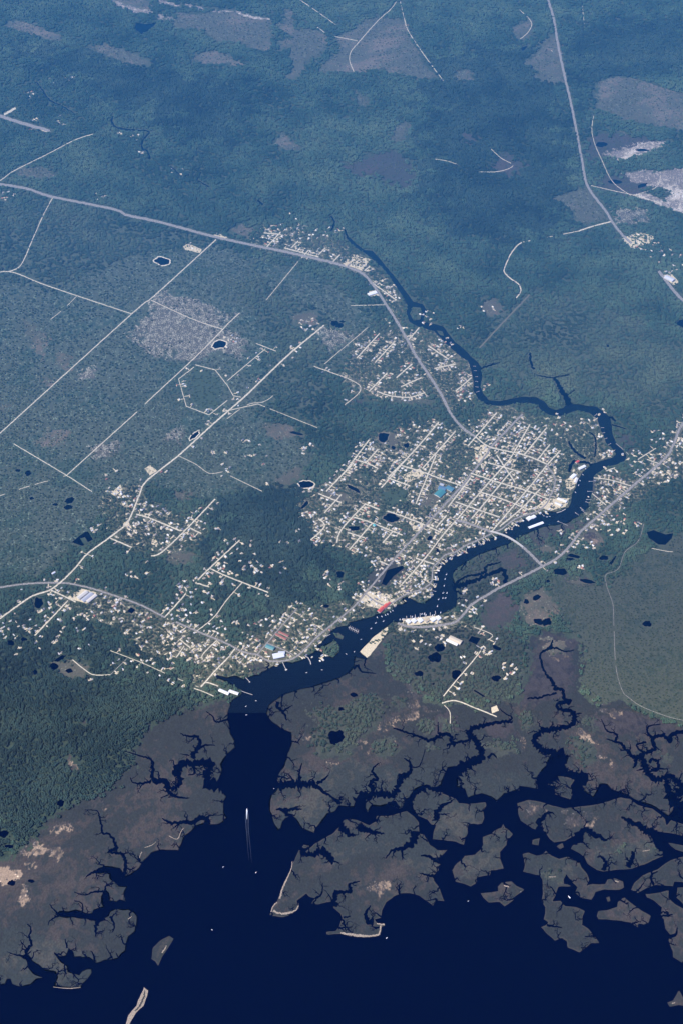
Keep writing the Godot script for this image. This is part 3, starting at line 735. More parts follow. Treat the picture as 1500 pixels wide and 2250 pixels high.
func all_ponds() -> void:
	for a in [[120,1465,9,7],[133,1447,13,4,-0.5],[153,1474,8,5],[134,1765,8,7],[8,1833,11,8],[78,1478,5,5],[26,1940,8,6],[69,1936,7,4],[20,1860,10,4],[777,1527,8,5],[749,1558,6,4],[920,1481,11,6],[955,1446,16,11],[965,1424,11,9],[951,1503,3,2],[1088,1491,10,7],[1090,1424,10,4,0.4],[1002,1483,10,12],[1326,1226,10,5],[1182,1366,10,6,0.3],[1200,1367,11,8,-0.3],[1420,1371,10,7],[1155,1322,6,5],[1178,1313,9,5,-0.4],[1203,1277,4,3],[1260,1222,13,4,0.2],[1252,1229,8,3],[1230,1257,15,7],[85,1325,10,11],[153,1100,11,6,-0.3],[151,1115,9,5],[122,1109,6,3],[40,1034,6,3],[62,1040,7,6],[53,1405,7,4],[25,1413,8,6],[670,1110,11,3.5,-0.8],[776,1074,16,4,0.5],[778,1161,12,5],[747,1263,8,7],[717,1332,6,4],[735,711,9,6],[746,716,9,5,-0.3],[752,707,6,2.5],[863,984,5,4],[893,979,6,5],[1334,760,4,2.5],[1290,1278,16,4,0.2],[943,1183,7,4,-0.6],[70,1095,5,3],[650,952,14,3,0.2],[1410,330,14,3],[1320,318,14,5],[1350,400,14,5],[1410,408,12,4,-0.4],[1150,107,8,3,-0.7]]:
		pond(a[0], a[1], a[2], a[3], a[4] if a.size() > 4 else 0.0)
	pond(739, 1620, 18, 15)
	for a in [[673,1065,16,8,0.0],[483,757,15,9,-0.3],[428,957,14,4,-0.75],[357,574,17,8,0.15],[858,1138,18,9,0.15],[842,961,12,10,-0.5]]:
		pond(a[0], a[1], a[2], a[3], a[4], M.dirt if a[0] < 800 else M.grass)
	for p in [pts([295,63, 300,50, 320,53, 345,50, 327,68, 312,75]), pts([157,1192, 187,1169, 194,1168, 205,1186, 193,1192, 187,1180, 176,1183, 182,1192, 187,1198, 180,1200]), pts([1027,1409, 1035,1398, 1054,1403, 1046,1417]), pts([1483,712, 1492,703, 1520,702, 1520,722, 1500,720]), pts([280,1343, 288,1335, 298,1341, 290,1349]), pts([837,1283, 850,1253, 883,1243, 887,1248, 863,1267, 847,1287]), pts([1419,1170, 1435,1165, 1460,1175, 1477,1172, 1475,1183, 1460,1198, 1445,1196, 1425,1183])]:
		var w := shore(to_world(p), 4.0, 12.0)
		var o := sheet("pond", w, 1.42, M.water)
		tag(o, "", "", "", "structure")
		for i in w.size():
			for k in 8: stamp(w[i].lerp(w[(i + w.size() / 2) % w.size()], k / 14.0), 7.0, 2)
	for i in 4:
		pond(1044.0 + i * 5.0, 1519.0 + i * 3.2, 5.0, 1.8, 0.5)

# ---------------------------------------------------------------- roads and streets
func road(called: String, a: Array, w: float, m: Material, houses := 0.0, district := 0, gap := 0.0) -> void:
	var p := pts(a)
	if called == "dirt_road": w *= 0.75
	if gap > 0.0:   # a track half hidden by trees shows as broken pieces
		var r := catmull(p, even(p.size(), w), 6.0)
		var q: PackedVector2Array = r[0]
		var i := 0
		while i < q.size() - 1:
			var n := 2 + rng.randi() % 5
			var part := q.slice(i, mini(i + n, q.size()))
			if part.size() > 1 and rng.randf() > gap:
				tag(strip(called, part, even(part.size(), w), m, 1.62, 0.3, 13.0), "", "", "", "structure")
			i += n - 1
	else:
		tag(strip(called, p, even(p.size(), w), m, 1.62, 0.22, 13.0), "", "", "", "structure")
	if houses > 0.0:
		var wp := to_world(p)
		for i in wp.size() - 1:
			var d := wp[i + 1] - wp[i]
			var l := d.length()
			d /= l
			var s := d.orthogonal()
			var t := rng.randf() * 15.0
			while t < l:
				for side in [-1.0, 1.0]:
					if rng.randf() < houses:
						var off := rng.randf_range(17.0, 44.0)
						var q: Vector2 = wp[i] + d * t + s * side * off
						house_spots.append([q, atan2(-d.y, d.x) + (PI / 2 if rng.randf() < 0.4 else 0.0) + rng.randf_range(-0.12, 0.12), district, wp[i] + d * t])
				t += rng.randf_range(13.0, 22.0) if district == 1 else rng.randf_range(18.0, 30.0)

func all_roads() -> void:
	road("highway", [-60,394, 0,405, 60,415, 117,433, 250,460, 280,473, 350,488, 470,520, 560,540, 620,552, 700,570, 750,583, 790,598, 810,615, 835,650, 870,705, 890,740, 915,785, 945,830, 970,870, 990,910, 1015,940, 1043,960], 5.2, M.paved, 0.0)
	road("highway", [1198,-30, 1203,0, 1215,40, 1227,110, 1240,170, 1258,250, 1277,350, 1290,410, 1330,465, 1345,490, 1365,515, 1386,535], 5.0, M.paved)
	road("highway", [1446,596, 1480,640, 1500,660, 1550,700], 6.0, M.paved)
	road("highway", [1560,880, 1500,930, 1477,980, 1457,1010, 1387,1070, 1310,1137, 1273,1170, 1253,1197, 1223,1227, 1190,1245, 1147,1267, 1100,1290, 1060,1313, 1033,1330, 1020,1347, 1000,1367, 973,1373, 933,1378, 897,1377, 873,1370], 5.0, M.paved, 0.42, 6)
	road("road", [1000,1143, 1027,1150, 1078,1169], 4.5, M.paved, 0.7, 1)
	road("road", [1146,1202, 1153,1207, 1173,1227, 1190,1245], 5.5, M.paved)
	road("road", [-60,1298, 0,1291, 60,1283, 137,1281, 180,1288, 205,1294, 240,1305, 310,1330, 362,1357], 3.6, M.paved, 0.2, 3)
	road("road", [712,715, 632,782, 540,870, 500,905, 460,940, 392,1002, 323,1057, 307,1087, 293,1123, 277,1153, 243,1180, 193,1217, 167,1247, 137,1277, 110,1297, 80,1307, 60,1317, 0,1360, -40,1390], 3.0, M.dirt, 0.16, 3)
	road("dirt_road", [-40,989, 0,953, 288,692, 340,650, 475,527], 2.6, M.dirt)
	road("dirt_road", [147,1045, 302,905], 2.4, M.dirt)
	road("dirt_road", [319,888, 434,781, 490,724, 505,708, 527,688], 2.4, M.dirt)
	road("dirt_road", [-30,612, 20,597, 110,630, 290,690], 2.2, M.dirt, 0.0, 0, 0.03)
	road("dirt_road", [20,597, 47,582, 75,520, 95,475, 117,433], 2.2, M.dirt)
	road("dirt_road", [25,972, 147,1045, 203,1081], 2.2, M.dirt, 0.0, 0, 0.03)
	road("dirt_road", [147,1045, 120,1053, 60,1070, 0,1090], 1.5, M.dirt, 0.0, 0, 0.3)
	road("dirt_road", [333,660, 420,700, 490,724], 2.0, M.dirt)
	road("dirt_road", [450,765, 490,724], 1.8, M.dirt)
	road("dirt_road", [170,650, 140,680, 112,702], 1.4, M.dirt, 0.0, 0, 0.1)
	road("dirt_road", [1342,487, 1300,498, 1270,508], 3.2, M.dirt)
	road("dirt_road", [1270,508, 1185,525, 1148,532], 1.8, M.dirt, 0.0, 0, 0.35)
	road("dirt_road", [1145,533, 1135,540, 1120,560, 1107,590, 1108,600, 1120,612, 1138,625, 1143,640, 1133,655], 3.0, M.dirt)
	road("dirt_road", [875,-20, 878,0, 887,40, 897,70, 930,120, 973,178], 2.0, M.dirt)
	road("dirt_road", [875,-5, 858,20, 830,45, 790,90, 770,115, 768,135, 777,158], 1.7, M.dirt, 0.0, 0, 0.1)
	road("dirt_road", [-40,420, 0,398, 33,375, 103,340, 165,308, 205,295], 2.0, M.dirt)
	road("airstrip", [-40,243, 0,255, 40,268, 110,288], 6.5, M.paved)
	road("dirt_road", [10,252, 35,238], 6.0, M.dirt)
	road("dirt_road", [1413,1152, 1400,1190, 1372,1213, 1357,1250, 1330,1263, 1330,1280, 1333,1293, 1345,1327, 1347,1360, 1350,1443, 1355,1483, 1367,1520, 1380,1533, 1407,1552, 1460,1573, 1500,1583, 1560,1592], 1.1, M.paved, 0.0, 0, 0.1)
	road("dirt_road", [1430,1205, 1477,1213, 1540,1212], 1.4, M.dirt, 0.0, 0, 0.1)
	road("dirt_road", [1040,1378, 1080,1395, 1070,1407], 2.0, M.dirt, 0.5, 7)
	road("dirt_road", [973,1530, 1000,1497, 1040,1450, 1055,1430], 3.0, M.dirt, 0.12, 7)
	road("dirt_road", [970,1545, 1000,1540, 1045,1557, 1090,1575], 3.0, M.dirt)
	road("dirt_road", [975,1550, 987,1565, 988,1590], 1.8, M.dirt, 0.0, 0, 0.1)
	road("dirt_road", [160,1450, 187,1472, 207,1483, 243,1483], 2.4, M.dirt)
	road("dirt_road", [243,1483, 280,1447], 1.4, M.paved)
	road("dirt_road", [243,1430, 283,1445, 320,1460, 380,1487, 437,1510], 1.7, M.dirt, 0.12, 4, 0.2)
	road("street", [442,1510, 477,1470, 500,1447, 517,1425], 2.6, M.dirt, 0.3, 4)
	road("street", [442,1507, 455,1500, 480,1508], 2.4, M.dirt)
	road("street", [427,1513, 445,1519, 470,1530], 1.8, M.dirt)
	road("street", [387,1367, 433,1387, 500,1415, 533,1432, 567,1440, 590,1452, 627,1452, 653,1442, 680,1417, 697,1400, 733,1370, 777,1333, 803,1303], 3.6, M.paved, 0.5, 4)
	road("street", [567,1437, 587,1413, 653,1337], 2.4, M.paved, 0.5, 4)
	road("street", [587,1413, 627,1430, 645,1440], 2.2, M.paved, 0.6, 4)
	road("street", [433,1387, 470,1357, 500,1317, 533,1280], 1.8, M.dirt, 0.3, 4)
	road("street", [477,1407, 447,1437, 445,1450], 2.0, M.dirt, 0.5, 4)
	road("street", [395,1405, 420,1425], 2.2, M.dirt, 0.8, 4)
	road("street", [388,1445, 405,1420], 2.0, M.dirt, 0.8, 4)
	road("street", [800,1303, 843,1330, 890,1307, 930,1293, 947,1277, 950,1250, 960,1237, 977,1220, 1000,1213, 1020,1200, 1050,1187, 1080,1172, 1100,1163, 1127,1143, 1150,1133, 1177,1125, 1197,1110, 1207,1093, 1217,1067, 1217,1047, 1203,1027, 1200,1020], 3.0, M.paved, 0.75, 1)
	road("street", [803,1303, 880,1213, 1000,1083, 1067,1000, 1077,983, 1147,910], 4.0, M.paved, 0.5, 1)
	for a in [[877,1290,930,1230,977,1170,1000,1145,1053,1083,1103,1027,1120,1007,1163,933], [1080,1167,1160,1073,1200,1023,1230,990], [1097,1157,1147,1115,1185,1075], [1150,1000,1200,940], [1180,1010,1207,977], [1027,980,1090,907], [853,1048,907,993,963,928], [927,1030,1000,947], [753,1043,810,967], [803,1017,830,987], [717,1080,777,1017], [837,1072,900,1000], [713,1127,750,1087], [740,1193,748,1167,777,1133,803,1107], [767,1208,817,1150], [840,1193,863,1167], [913,1107,957,1000], [957,1160,980,1133], [683,1187,713,1157,700,1140], [983,1115,1033,1050], [1035,1140,1110,1050,1125,1035]]:
		road("street", a, 2.7, M.dirt, 0.62, 1)
	for a in [[1043,960,1077,983,1150,1000,1200,1020], [1033,1040,1100,1062,1160,1080,1203,1097], [1000,1103,1033,1115,1097,1137], [1070,1017,1110,1028,1143,1038], [1050,1080,1110,1100,1160,1120], [780,1010,810,1020,830,1030], [877,1022,927,1037,960,1050,1000,1063,1033,1075], [800,1107,833,1120], [850,1123,890,1137,930,1153,967,1170], [777,1137,810,1147,863,1168,883,1176], [763,1170,800,1182], [833,1233,853,1242], [913,1227,953,1240], [700,1085,750,1105], [1090,1000,1130,1060], [850,1050,900,1068]]:
		road("street", a, 2.6, M.dirt, 0.62, 1)
	for a in [[473,1097,413,1160,357,1213,333,1222], [243,1183,290,1203], [113,1297,147,1313,167,1323], [150,1320,77,1397], [300,1130,333,1140,397,1167], [417,1160,443,1173], [527,1187,437,1273,440,1283,460,1290], [463,1250,500,1267,533,1280,590,1302], [362,1357,408,1305,405,1290]]:
		road("street", a, 2.6, M.dirt, 0.45, 3)
	for a in [[500,837,583,767], [563,755,607,772], [427,807,393,833], [393,833,410,893], [410,893,460,912], [460,912,500,880], [430,802,473,813], [473,813,500,847], [500,847,513,870], [513,870,530,873], [690,805,790,848,757,890], [490,905,567,888]]:
		road("dirt_road", a, 2.0, M.dirt, 0.14, 5)
	for a in [[585,660,655,575], [567,888,697,940], [500,920,543,890,580,883,600,870], [713,800,807,720], [770,672,845,670], [500,1043,583,1083], [395,1003,430,1020,460,1040,490,1037]]:
		road("dirt_road", a, 1.5, M.dirt, 0.0, 0, 0.12)
	for a in [[783,787,833,733], [823,797,867,750], [810,860,850,820], [827,860,857,870,900,873,933,863], [897,747,920,720], [953,810,1000,800], [870,830,905,800], [880,850,925,830], [940,760,985,790], [1000,860,1035,830]]:
		road("street", a, 2.3, M.dirt, 0.7, 2)
	for a in [[583,547,617,510], [580,512,617,515], [663,567,678,550], [727,580,747,560], [800,595,812,585], [640,545,655,530], [700,560,715,545], [625,545,700,565], [815,620,870,660]]:
		road("street", a, 2.2, M.dirt, 0.75, 2)
	for a in [[1303,1050,1340,1055,1385,1068], [1330,1035,1350,1028], [1410,1048,1440,1030], [1400,1010,1440,985], [1420,1010,1450,1020], [1300,1085,1330,1110]]:
		road("street", a, 1.8, M.dirt, 0.6, 6)
	for a in [[955,350,980,354,1005,362], [1078,328,1100,348,1126,364,1095,377,1050,378], [1303,255,1299,285,1305,315,1320,350,1345,400,1385,430], [1140,22,1160,40,1167,55,1158,72,1142,86], [1390,430,1440,412,1450,385], [1297,408,1340,418,1395,430,1450,447], [1278,12,1283,60], [652,-5,700,28,738,55], [733,80,785,90], [697,60,714,72]]:
		road("dirt_road", a, 1.5, M.dirt, 0.0, 0, 0.1)
	road("fire_lane", [1052,765, 1105,708, 1162,648], 3.0, M.grass)
	# bright bare yards and parking lots
	for a in [[808,1000+300,850,1305,870,1320,845,1340,800,1330,790,1320], [147,1313,180,1293,213,1303,190,1327], [880,1045,920,1030,935,1045,895,1060], [1040,985,1065,975,1080,1000,1045,1020], [905,1155,930,1150,925,1170,905,1165], [752,580,775,560,815,570,795,595], [1175,1115,1200,1095,1250,1095,1245,1113,1210,1122], [888,1360,960,1353,968,1368,895,1375], [790,1432,820,1400,850,1378,855,1385,812,1440,805,1446], [400,545,412,535,445,548,440,556,410,550], [318,1030,330,1022,345,1035,330,1045], [335,1185,348,1187,345,1203,332,1195], [245,1085,265,1065,270,1075,255,1092], [465,520,478,512,500,522,490,528], [1078,1555,1090,1550,1095,1562,1080,1568], [1365,525,1400,510,1440,520,1425,535,1385,545], [1455,605,1475,603,1490,620,1478,628], [915,625,830,650], [1240,1055,1268,1040,1262,1070,1245,1080], [810,640,825,637,832,650,812,652], [1370,1025,1300,1180], [270,1155,280,1142,290,1160], [160,290,165,295], [90,285,112,290,100,292]]:
		if a.size() >= 6:
			var w := shore(to_world(pts(a)), 5.0, 14.0)
			var o := sheet("sandy_lot", w, 1.50, M.lot)
			if o: tag(o, "", "", "", "structure")
			var c := Vector2.ZERO
			for q in w: c += q / w.size()
			for q in w:
				for k in 5: stamp(c.lerp(q, k / 4.0), 7.0, 1)
	# clusters of houses off the streets: centre, spread in pixels, number, district
	for a in [[600,515,26,22,2], [680,520,40,22,2], [640,490,40,12,2], [730,500,25,10,2], [850,630,24,20,2], [940,700,25,12,2], [975,760,22,16,2], [1020,830,16,30,2], [1015,870,20,24,2], [900,760,30,14,2], [675,710,24,20,5], [870,725,25,14,2], [800,760,22,16,2],
		[330,1140,50,55,3], [255,1085,22,20,3], [290,1100,20,16,3], [210,1160,14,10,3], [290,1165,20,18,3], [440,1140,24,10,3], [395,1180,30,14,3], [480,1160,10,5,3], [480,1260,36,26,3], [560,1250,26,14,3], [400,1285,14,10,3], [240,1340,40,34,3], [300,1370,40,24,3], [120,1340,40,22,3], [70,1375,20,10,3], [20,1380,26,14,3], [30,1420,30,10,3], [390,1380,36,34,4], [430,1430,40,40,4], [350,1460,40,14,4], [500,1380,30,14,4], [540,1440,30,34,4], [620,1370,30,30,4], [660,1345,30,16,4], [680,1400,36,26,4], [700,1440,18,16,4], [260,1465,20,10,4], [200,1490,10,5,4],
		[680,1130,16,10,1], [700,1190,14,8,1], [800,1215,16,10,1], [830,1235,14,12,1], [740,1280,24,10,1], [720,1265,12,6,1], [790,1285,10,6,1], [900,1250,36,34,1], [920,1280,26,20,1], [830,1320,24,20,1], [940,1310,12,8,1], [790,1150,40,26,1], [860,1175,30,22,1], [960,1130,26,22,1], [1150,960,40,26,1], [1100,960,40,30,1], [1220,940,40,14,1], [1290,930,20,10,1], [1315,960,8,10,1], [1330,995,14,14,1], [1260,1050,14,16,1], [1180,1060,24,12,1], [1090,1100,40,26,1], [1050,1040,30,24,1], [860,1010,50,30,1], [900,950,30,12,1], [680,1075,16,8,1],
		[1340,1000,10,4,6], [1390,1000,24,12,6], [1480,970,20,22,6], [1440,960,20,10,6], [1470,1030,30,30,6], [1400,1030,24,12,6], [1330,1060,24,14,6], [1330,1090,30,14,6], [1360,1160,30,16,6], [1400,1150,10,8,6], [1300,1160,12,8,6], [1275,1245,6,6,6], [1230,1170,10,5,6], [1190,1195,10,4,6], [1080,1275,12,8,7], [1020,1300,12,8,7], [1030,1350,12,10,7], [1010,1330,8,6,7], [930,1400,40,20,7], [980,1400,30,14,7], [1060,1430,20,18,7], [1115,1470,18,14,7], [1110,1490,14,8,7], [1020,1450,12,6,7], [1430,550,40,20,6], [1480,580,30,14,6], [1400,530,20,16,6], [1220,110,10,5,2], [150,170,12,8,2], [110,180,10,4,2], [70,205,14,8,2], [60,280,14,6,5], [80,265,8,4,5], [135,265,14,6,5], [300,300,14,8,5], [315,335,10,8,5], [265,290,10,4,5], [395,380,16,6,5], [380,370,6,3,5], [225,435,20,6,5], [20,430,20,14,5], [420,545,14,5,5], [1070,680,16,6,2], [1010,720,8,4,2], [1065,850,10,5,2], [1320,905,10,4,6], [550,1420,20,10,4], [590,1060,10,2,5], [675,985,20,8,5], [540,970,8,4,5], [505,750,20,14,5], [520,1210,50,14,3], [440,1330,50,18,4], [180,1390,60,18,3], [330,1420,60,22,4], [470,1440,40,30,4], [560,1380,40,16,4], [100,1420,40,10,3], [620,1250,30,6,3], [300,1240,40,8,3], [240,1040,20,6,3], [480,1020,40,10,5], [560,1000,40,8,5], [640,1180,30,6,1], [1340,1130,40,22,6], [1250,1190,20,8,6], [1290,1200,16,6,6], [1450,1040,40,16,6]]:
		for i in int(a[3] * 0.85):
			var r: float = a[2] * sqrt(rng.randf())
			var t := rng.randf() * TAU
			var q := ground_at(a[0] + cos(t) * r, a[1] + sin(t) * r * 0.75)
			house_spots.append([q, 0.75 + (PI / 2 if rng.randf() < 0.5 else 0.0) + rng.randf_range(-0.2, 0.2), a[4], q + Vector2(rng.randf_range(-30, 30), rng.randf_range(-30, 30))])

# ---------------------------------------------------------------- houses
const DISTRICT := ["", "houses in the street grid by the river bridge", "houses along the upper river", "houses along the country road west of town", "houses near the river mouth docks", "farm houses in the scrub land", "houses along the causeway highway", "houses behind the marsh marina"]
const WHERE := ["", "in the street grid between school and bridge", "beside the upper river and its highway", "among pines off the country road", "in wooded streets behind the piers", "alone in a clearing of the scrub land", "near the straight highway beyond the bridge", "on the marsh side behind the marina sheds"]
const SHAPES := [[10.0, 7.0, 3.0, 2.0], [13.0, 8.0, 3.2, 2.2], [16.0, 5.0, 3.0, 1.4]]
const SHAPE_WORD := ["small", "broad", "long narrow"]

func yard_patch(q: Vector2, rx: float, rz: float, turn: float) -> void:
	yard_n += 1
	stamp(q, minf(rx, rz) + 2.0, 2)
	var y := 1.52 + (yard_n % 60) * 0.0015
	var n := 9
	var ring := []
	for i in n:
		var a := TAU * i / n
		var k := rng.randf_range(0.6, 1.15)
		var v := Vector2(cos(a) * rx * k, sin(a) * rz * k).rotated(-turn) + q
		ring.append(Vector3(v.x, y, v.y))
	yard.set_normal(Vector3.UP)
	for i in n:
		yard.add_vertex(Vector3(q.x, y, q.y))
		yard.add_vertex(ring[i])
		yard.add_vertex(ring[(i + 1) % n])

func all_houses() -> void:
	var roofs := [[mat(.76, .73, .66), "white"], [mat(.54, .54, .52), "pale grey"], [mat(.66, .58, .44), "cream"], [mat(.40, .34, .28), "tan"], [mat(.22, .22, .24), "dark grey"], [mat(.36, .16, .12), "rust red"]]
	var pick := [0, 0, 0, 1, 1, 2, 2, 2, 2, 3, 3, 3, 4, 4, 5]
	var wall := mat(.68, .66, .60)
	var made := {}
	var ok := []
	yard.begin(Mesh.PRIMITIVE_TRIANGLES)
	for s in house_spots:
		var q: Vector2 = s[0]
		if occupied(q) >= 2: continue
		stamp(q, 9.0, 2)
		ok.append(s)
		var r := rng.randf()
		if r < 0.85:
			yard_patch(q + Vector2(rng.randf_range(-10, 10), rng.randf_range(-10, 10)), rng.randf_range(7, 17), rng.randf_range(4, 9), s[1])
		if r < 0.6:
			var v: Vector2 = s[3]
			var m := (q + v) * 0.5
			var d := v - q
			yard_patch(m, d.length() * 0.5, rng.randf_range(2.0, 3.8), atan2(-d.y, d.x))
	# bare drives and lots scattered between the houses
	for i in 2200:
		var q := ground_at(rng.randf_range(60, 1500), rng.randf_range(480, 1500))
		var ci := clampi(int((q.y - Z0) / 8.0), 0, CH - 1) * CW + clampi(int((q.x - X0) / 8.0), 0, CW - 1)
		if cover[ci] != TOWN or land[ci] == 0 or occupied(q) >= 2: continue
		yard_patch(q, rng.randf_range(5, 16), rng.randf_range(2.5, 6), 0.75 + (PI / 2 if rng.randf() < 0.5 else 0.0))
	ok.sort_custom(func(a, b): return a[0].y > b[0].y)
	print("houses ", ok.size())
	var far := []
	for i in ok.size():
		var s: Array = ok[i]
		var c: int = pick[rng.randi() % pick.size()]
		var k := rng.randi() % 3
		if i >= 300 or s[0].y > -2700.0:
			far.append([s, c, k])
			continue
		var key := c * 3 + k
		if not made.has(key):
			var z: Array = SHAPES[k]
			var am := ArrayMesh.new()
			am = walls_of(z[0], z[1], z[2], z[3]).commit(am)
			am = roof_of(z[0], z[1], z[2], z[3]).commit(am)
			am.surface_set_material(0, wall)
			am.surface_set_material(1, roofs[c][0])
			made[key] = am
		var o := mesh_node("house", made[key], null)
		o.position = Vector3(s[0].x, GROUND_Y, s[0].y)
		o.rotation.y = s[1]
		tag(o, "%s house, %s gabled roof, %s" % [SHAPE_WORD[k], roofs[c][1], WHERE[s[2]]], "house", DISTRICT[s[2]])
	# the farther ones, too many and too small to list one by one
	var st := walls_of(11.5, 7.5, 3.0, 2.0)
	var am2 := st.commit()
	am2 = roof_of(11.5, 7.5, 3.0, 2.0).commit(am2)
	var tint := StandardMaterial3D.new()
	tint.vertex_color_use_as_albedo = true
	tint.roughness = 0.9
	am2.surface_set_material(0, tint)
	am2.surface_set_material(1, tint)
	var mm := MultiMesh.new()
	mm.transform_format = MultiMesh.TRANSFORM_3D
	mm.use_colors = true
	mm.mesh = am2
	mm.instance_count = far.size()
	for i in far.size():
		var s: Array = far[i][0]
		mm.set_instance_transform(i, Transform3D(Basis(Vector3.UP, s[1]).scaled(Vector3.ONE * rng.randf_range(0.85, 1.3)), Vector3(s[0].x, GROUND_Y, s[0].y)))
		var col: Color = roofs[far[i][1]][0].albedo_color.srgb_to_linear()
		mm.set_instance_color(i, col)
	var mi := MultiMeshInstance3D.new()
	mi.multimesh = mm
	mi.name = "distant_houses"
	add_child(mi)
	tag(mi, "scattered pale specks of distant houses inland among the trees", "houses", "", "stuff")
	var yo := mesh_node("sandy_yards", yard.commit(), M.lot)
	tag(yo, "", "", "", "structure")

# ---------------------------------------------------------------- single buildings
func building(called: String, ax: float, ay: float, bx: float, by: float, width: float, h: float, rise: float, roof: Material, wall: Material, label: String, category: String, group := "") -> Node3D:
	var a := ground_at(ax, ay)
	var b := ground_at(bx, by)
	var c := (a + b) * 0.5
	var l := a.distance_to(b)
	var o := base(called, Vector3(c.x, GROUND_Y, c.y), atan2(-(b - a).y, (b - a).x))
	mesh_node("wall", walls_of(l, width, h, rise).commit(), wall, o)
	mesh_node("roof", roof_of(l, width, h, rise, 0.8).commit(), roof, o)
	tag(o, label, category, group)
	for k in 9: stamp(a.lerp(b, k / 8.0), width * 0.5 + 4.0, 2)
	return o

func all_buildings() -> void:
	var white := mat(.82, .81, .78, 0.6)
	var grey := mat(.42, .43, .44, 0.6)
	var teal := mat(.06, .22, .22, 0.6)
	var blue := mat(.10, .19, .27, 0.6)
	var red := mat(.62, .10, .07, 0.7)
	var brick := mat(.34, .13, .10, 0.8)
	var tan := mat(.52, .42, .27, 0.8)
	var wall := mat(.6, .58, .53)
	building("school_building", 959,1091, 972,1079, 46, 6, 4, teal, wall, "teal roofed school hall beside the bare playing field", "school")
	building("school_building", 962,1072, 978,1076, 34, 5, 3, blue, wall, "blue roofed school wing next to the parking lane", "school")
	building("school_building", 980,1071, 994,1078, 34, 5, 3, mat(.08, .21, .26, .6), wall, "blue green roofed school wing closest to the street corner", "school")
	building("school_building", 966,1064, 974,1067, 16, 4, 2, grey, wall, "small grey roofed annex of the school", "school")
	building("riverside_restaurant", 831,1346, 841,1336, 22, 6, 5, red, wall, "long red roofed building at the water's edge by the boat slips", "building")
	building("riverside_restaurant", 843,1336, 850,1329, 20, 6, 4, red, wall, "shorter red roofed building uphill of the long red one", "building")
	building("riverside_restaurant", 851,1329, 856,1325, 14, 5, 3, mat(.55, .12, .09, .7), wall, "small red roofed building at the end of the red row", "building")
	building("storage_shed", 606,1394, 629,1406, 12, 4, 2, brick, wall, "brown red roofed long storage shed with the lower end by the lane", "shed", "brown red storage sheds")
	building("storage_shed", 613,1389, 634,1399, 12, 4, 2, brick, wall, "brown red roofed long storage shed higher up the grass lot", "shed", "brown red storage sheds")
	building("town_hall", 585,1420, 602,1427, 24, 6, 4, mat(.10, .26, .25, .6), wall, "dark teal roofed hall in the grass block near the piers", "building")
	building("fish_house", 600,1444, 624,1439, 34, 6, 4, mat(.66, .67, .68, .5), wall, "large silver grey roofed fish house near the curved jetty", "building")
	building("fish_house", 612,1436, 626,1436, 22, 5, 3, mat(.58, .60, .62, .5), wall, "smaller silver roofed annex behind the fish house", "building")
	building("warehouse", 182,1322, 203,1305, 26, 7, 4, grey, wall, "long grey roofed warehouse in the sandy yard by the fork", "warehouse")
	building("warehouse", 172,1316, 192,1301, 24, 7, 4, mat(.62, .58, .48, .7), wall, "cream roofed warehouse beside the long grey one", "warehouse")
	building("warehouse", 192,1324, 212,1308, 20, 6, 3, mat(.66, .60, .50, .7), wall, "narrow tan roofed warehouse on the tree side of the yard", "warehouse")
	var k := 0
	for a in [[893,1369,899,1365,"squat white marina shed at the downstream end of the row"],[905,1368,911,1363,"white marina shed second from the downstream end"],[918,1367,926,1362,"broad white marina shed in the middle of the slips"],[932,1366,940,1361,"cream marina shed between two white ones"],[946,1365,954,1360,"white marina shed with the tall boat rack beside it"],[958,1362,965,1357,"small white marina shed at the upstream end"]]:
		building("marina_shed", a[0], a[1], a[2], a[3], 26, 7, 3, tan if k == 3 else white, wall, a[4], "shed", "marina sheds on the marsh bank")
		k += 1
	building("storage_barn", 986,1402, 1012,1414, 30, 7, 4, mat(.62, .52, .36, .7), wall, "big tan roofed boat barn beside the square pond", "barn")
	building("storage_barn", 980,1407, 1004,1418, 16, 6, 3, white, wall, "white roofed lean-to along the big tan barn", "barn")
	building("motel", 482,1517, 503,1526, 16, 6, 3, white, wall, "long white motel on the point by the wooden pier", "motel")
	building("motel", 504,1519, 524,1526, 16, 6, 3, mat(.74, .72, .66, .6), wall, "cream white motel wing nearest the pier landing", "motel")
	building("church", 820,1154, 824,1157, 16, 6, 5, mat(.05, .35, .36, .6), wall, "small bright teal roofed church among western streets", "church")
	building("marina_shed", 1157,1143, 1165,1138, 26, 7, 3, white, wall, "white dock house on the town bank by the covered slips", "shed")
	building("marina_shed", 1167,1139, 1174,1135, 22, 6, 3, white, wall, "second white dock house next to the covered slips", "shed")
	building("boat_barn", 1224,1097, 1243,1104, 18, 7, 3, white, wall, "long white boat barn on the bend below the marina basin", "barn")
	building("boat_barn", 1218,1106, 1232,1112, 16, 6, 3, mat(.7, .68, .6, .6), wall, "cream boat barn by the river bend parking lot", "barn")
	building("waterfront_building", 1253,1052, 1262,1044, 22, 7, 3, white, wall, "white waterfront building on the marina peninsula", "building")
	building("waterfront_building", 1262,1062, 1266,1052, 18, 7, 3, mat(.74, .70, .6, .6), wall, "cream waterfront building facing the wide bend", "building")
	building("waterfront_building", 1264,1018, 1270,1014, 14, 6, 3, red, wall, "small red roofed building beside the marina basin", "building")
	building("waterfront_building", 1270,1032, 1284,1025, 18, 7, 3, white, wall, "white building on the spit between basin and river", "building")
	building("pavilion", 1460,609, 1478,618, 40, 8, 4, mat(.6, .6, .6, .6), wall, "large pale roofed building by the far highway", "building")
	building("pavilion", 808,649, 826,643, 30, 7, 3, white, wall, "white building on the sandy corner of the upper highway", "building")
	building("camp_hall", 760,585, 768,578, 20, 5, 2, tan, wall, "tan hall in the sandy camping ground by the upper river", "building")
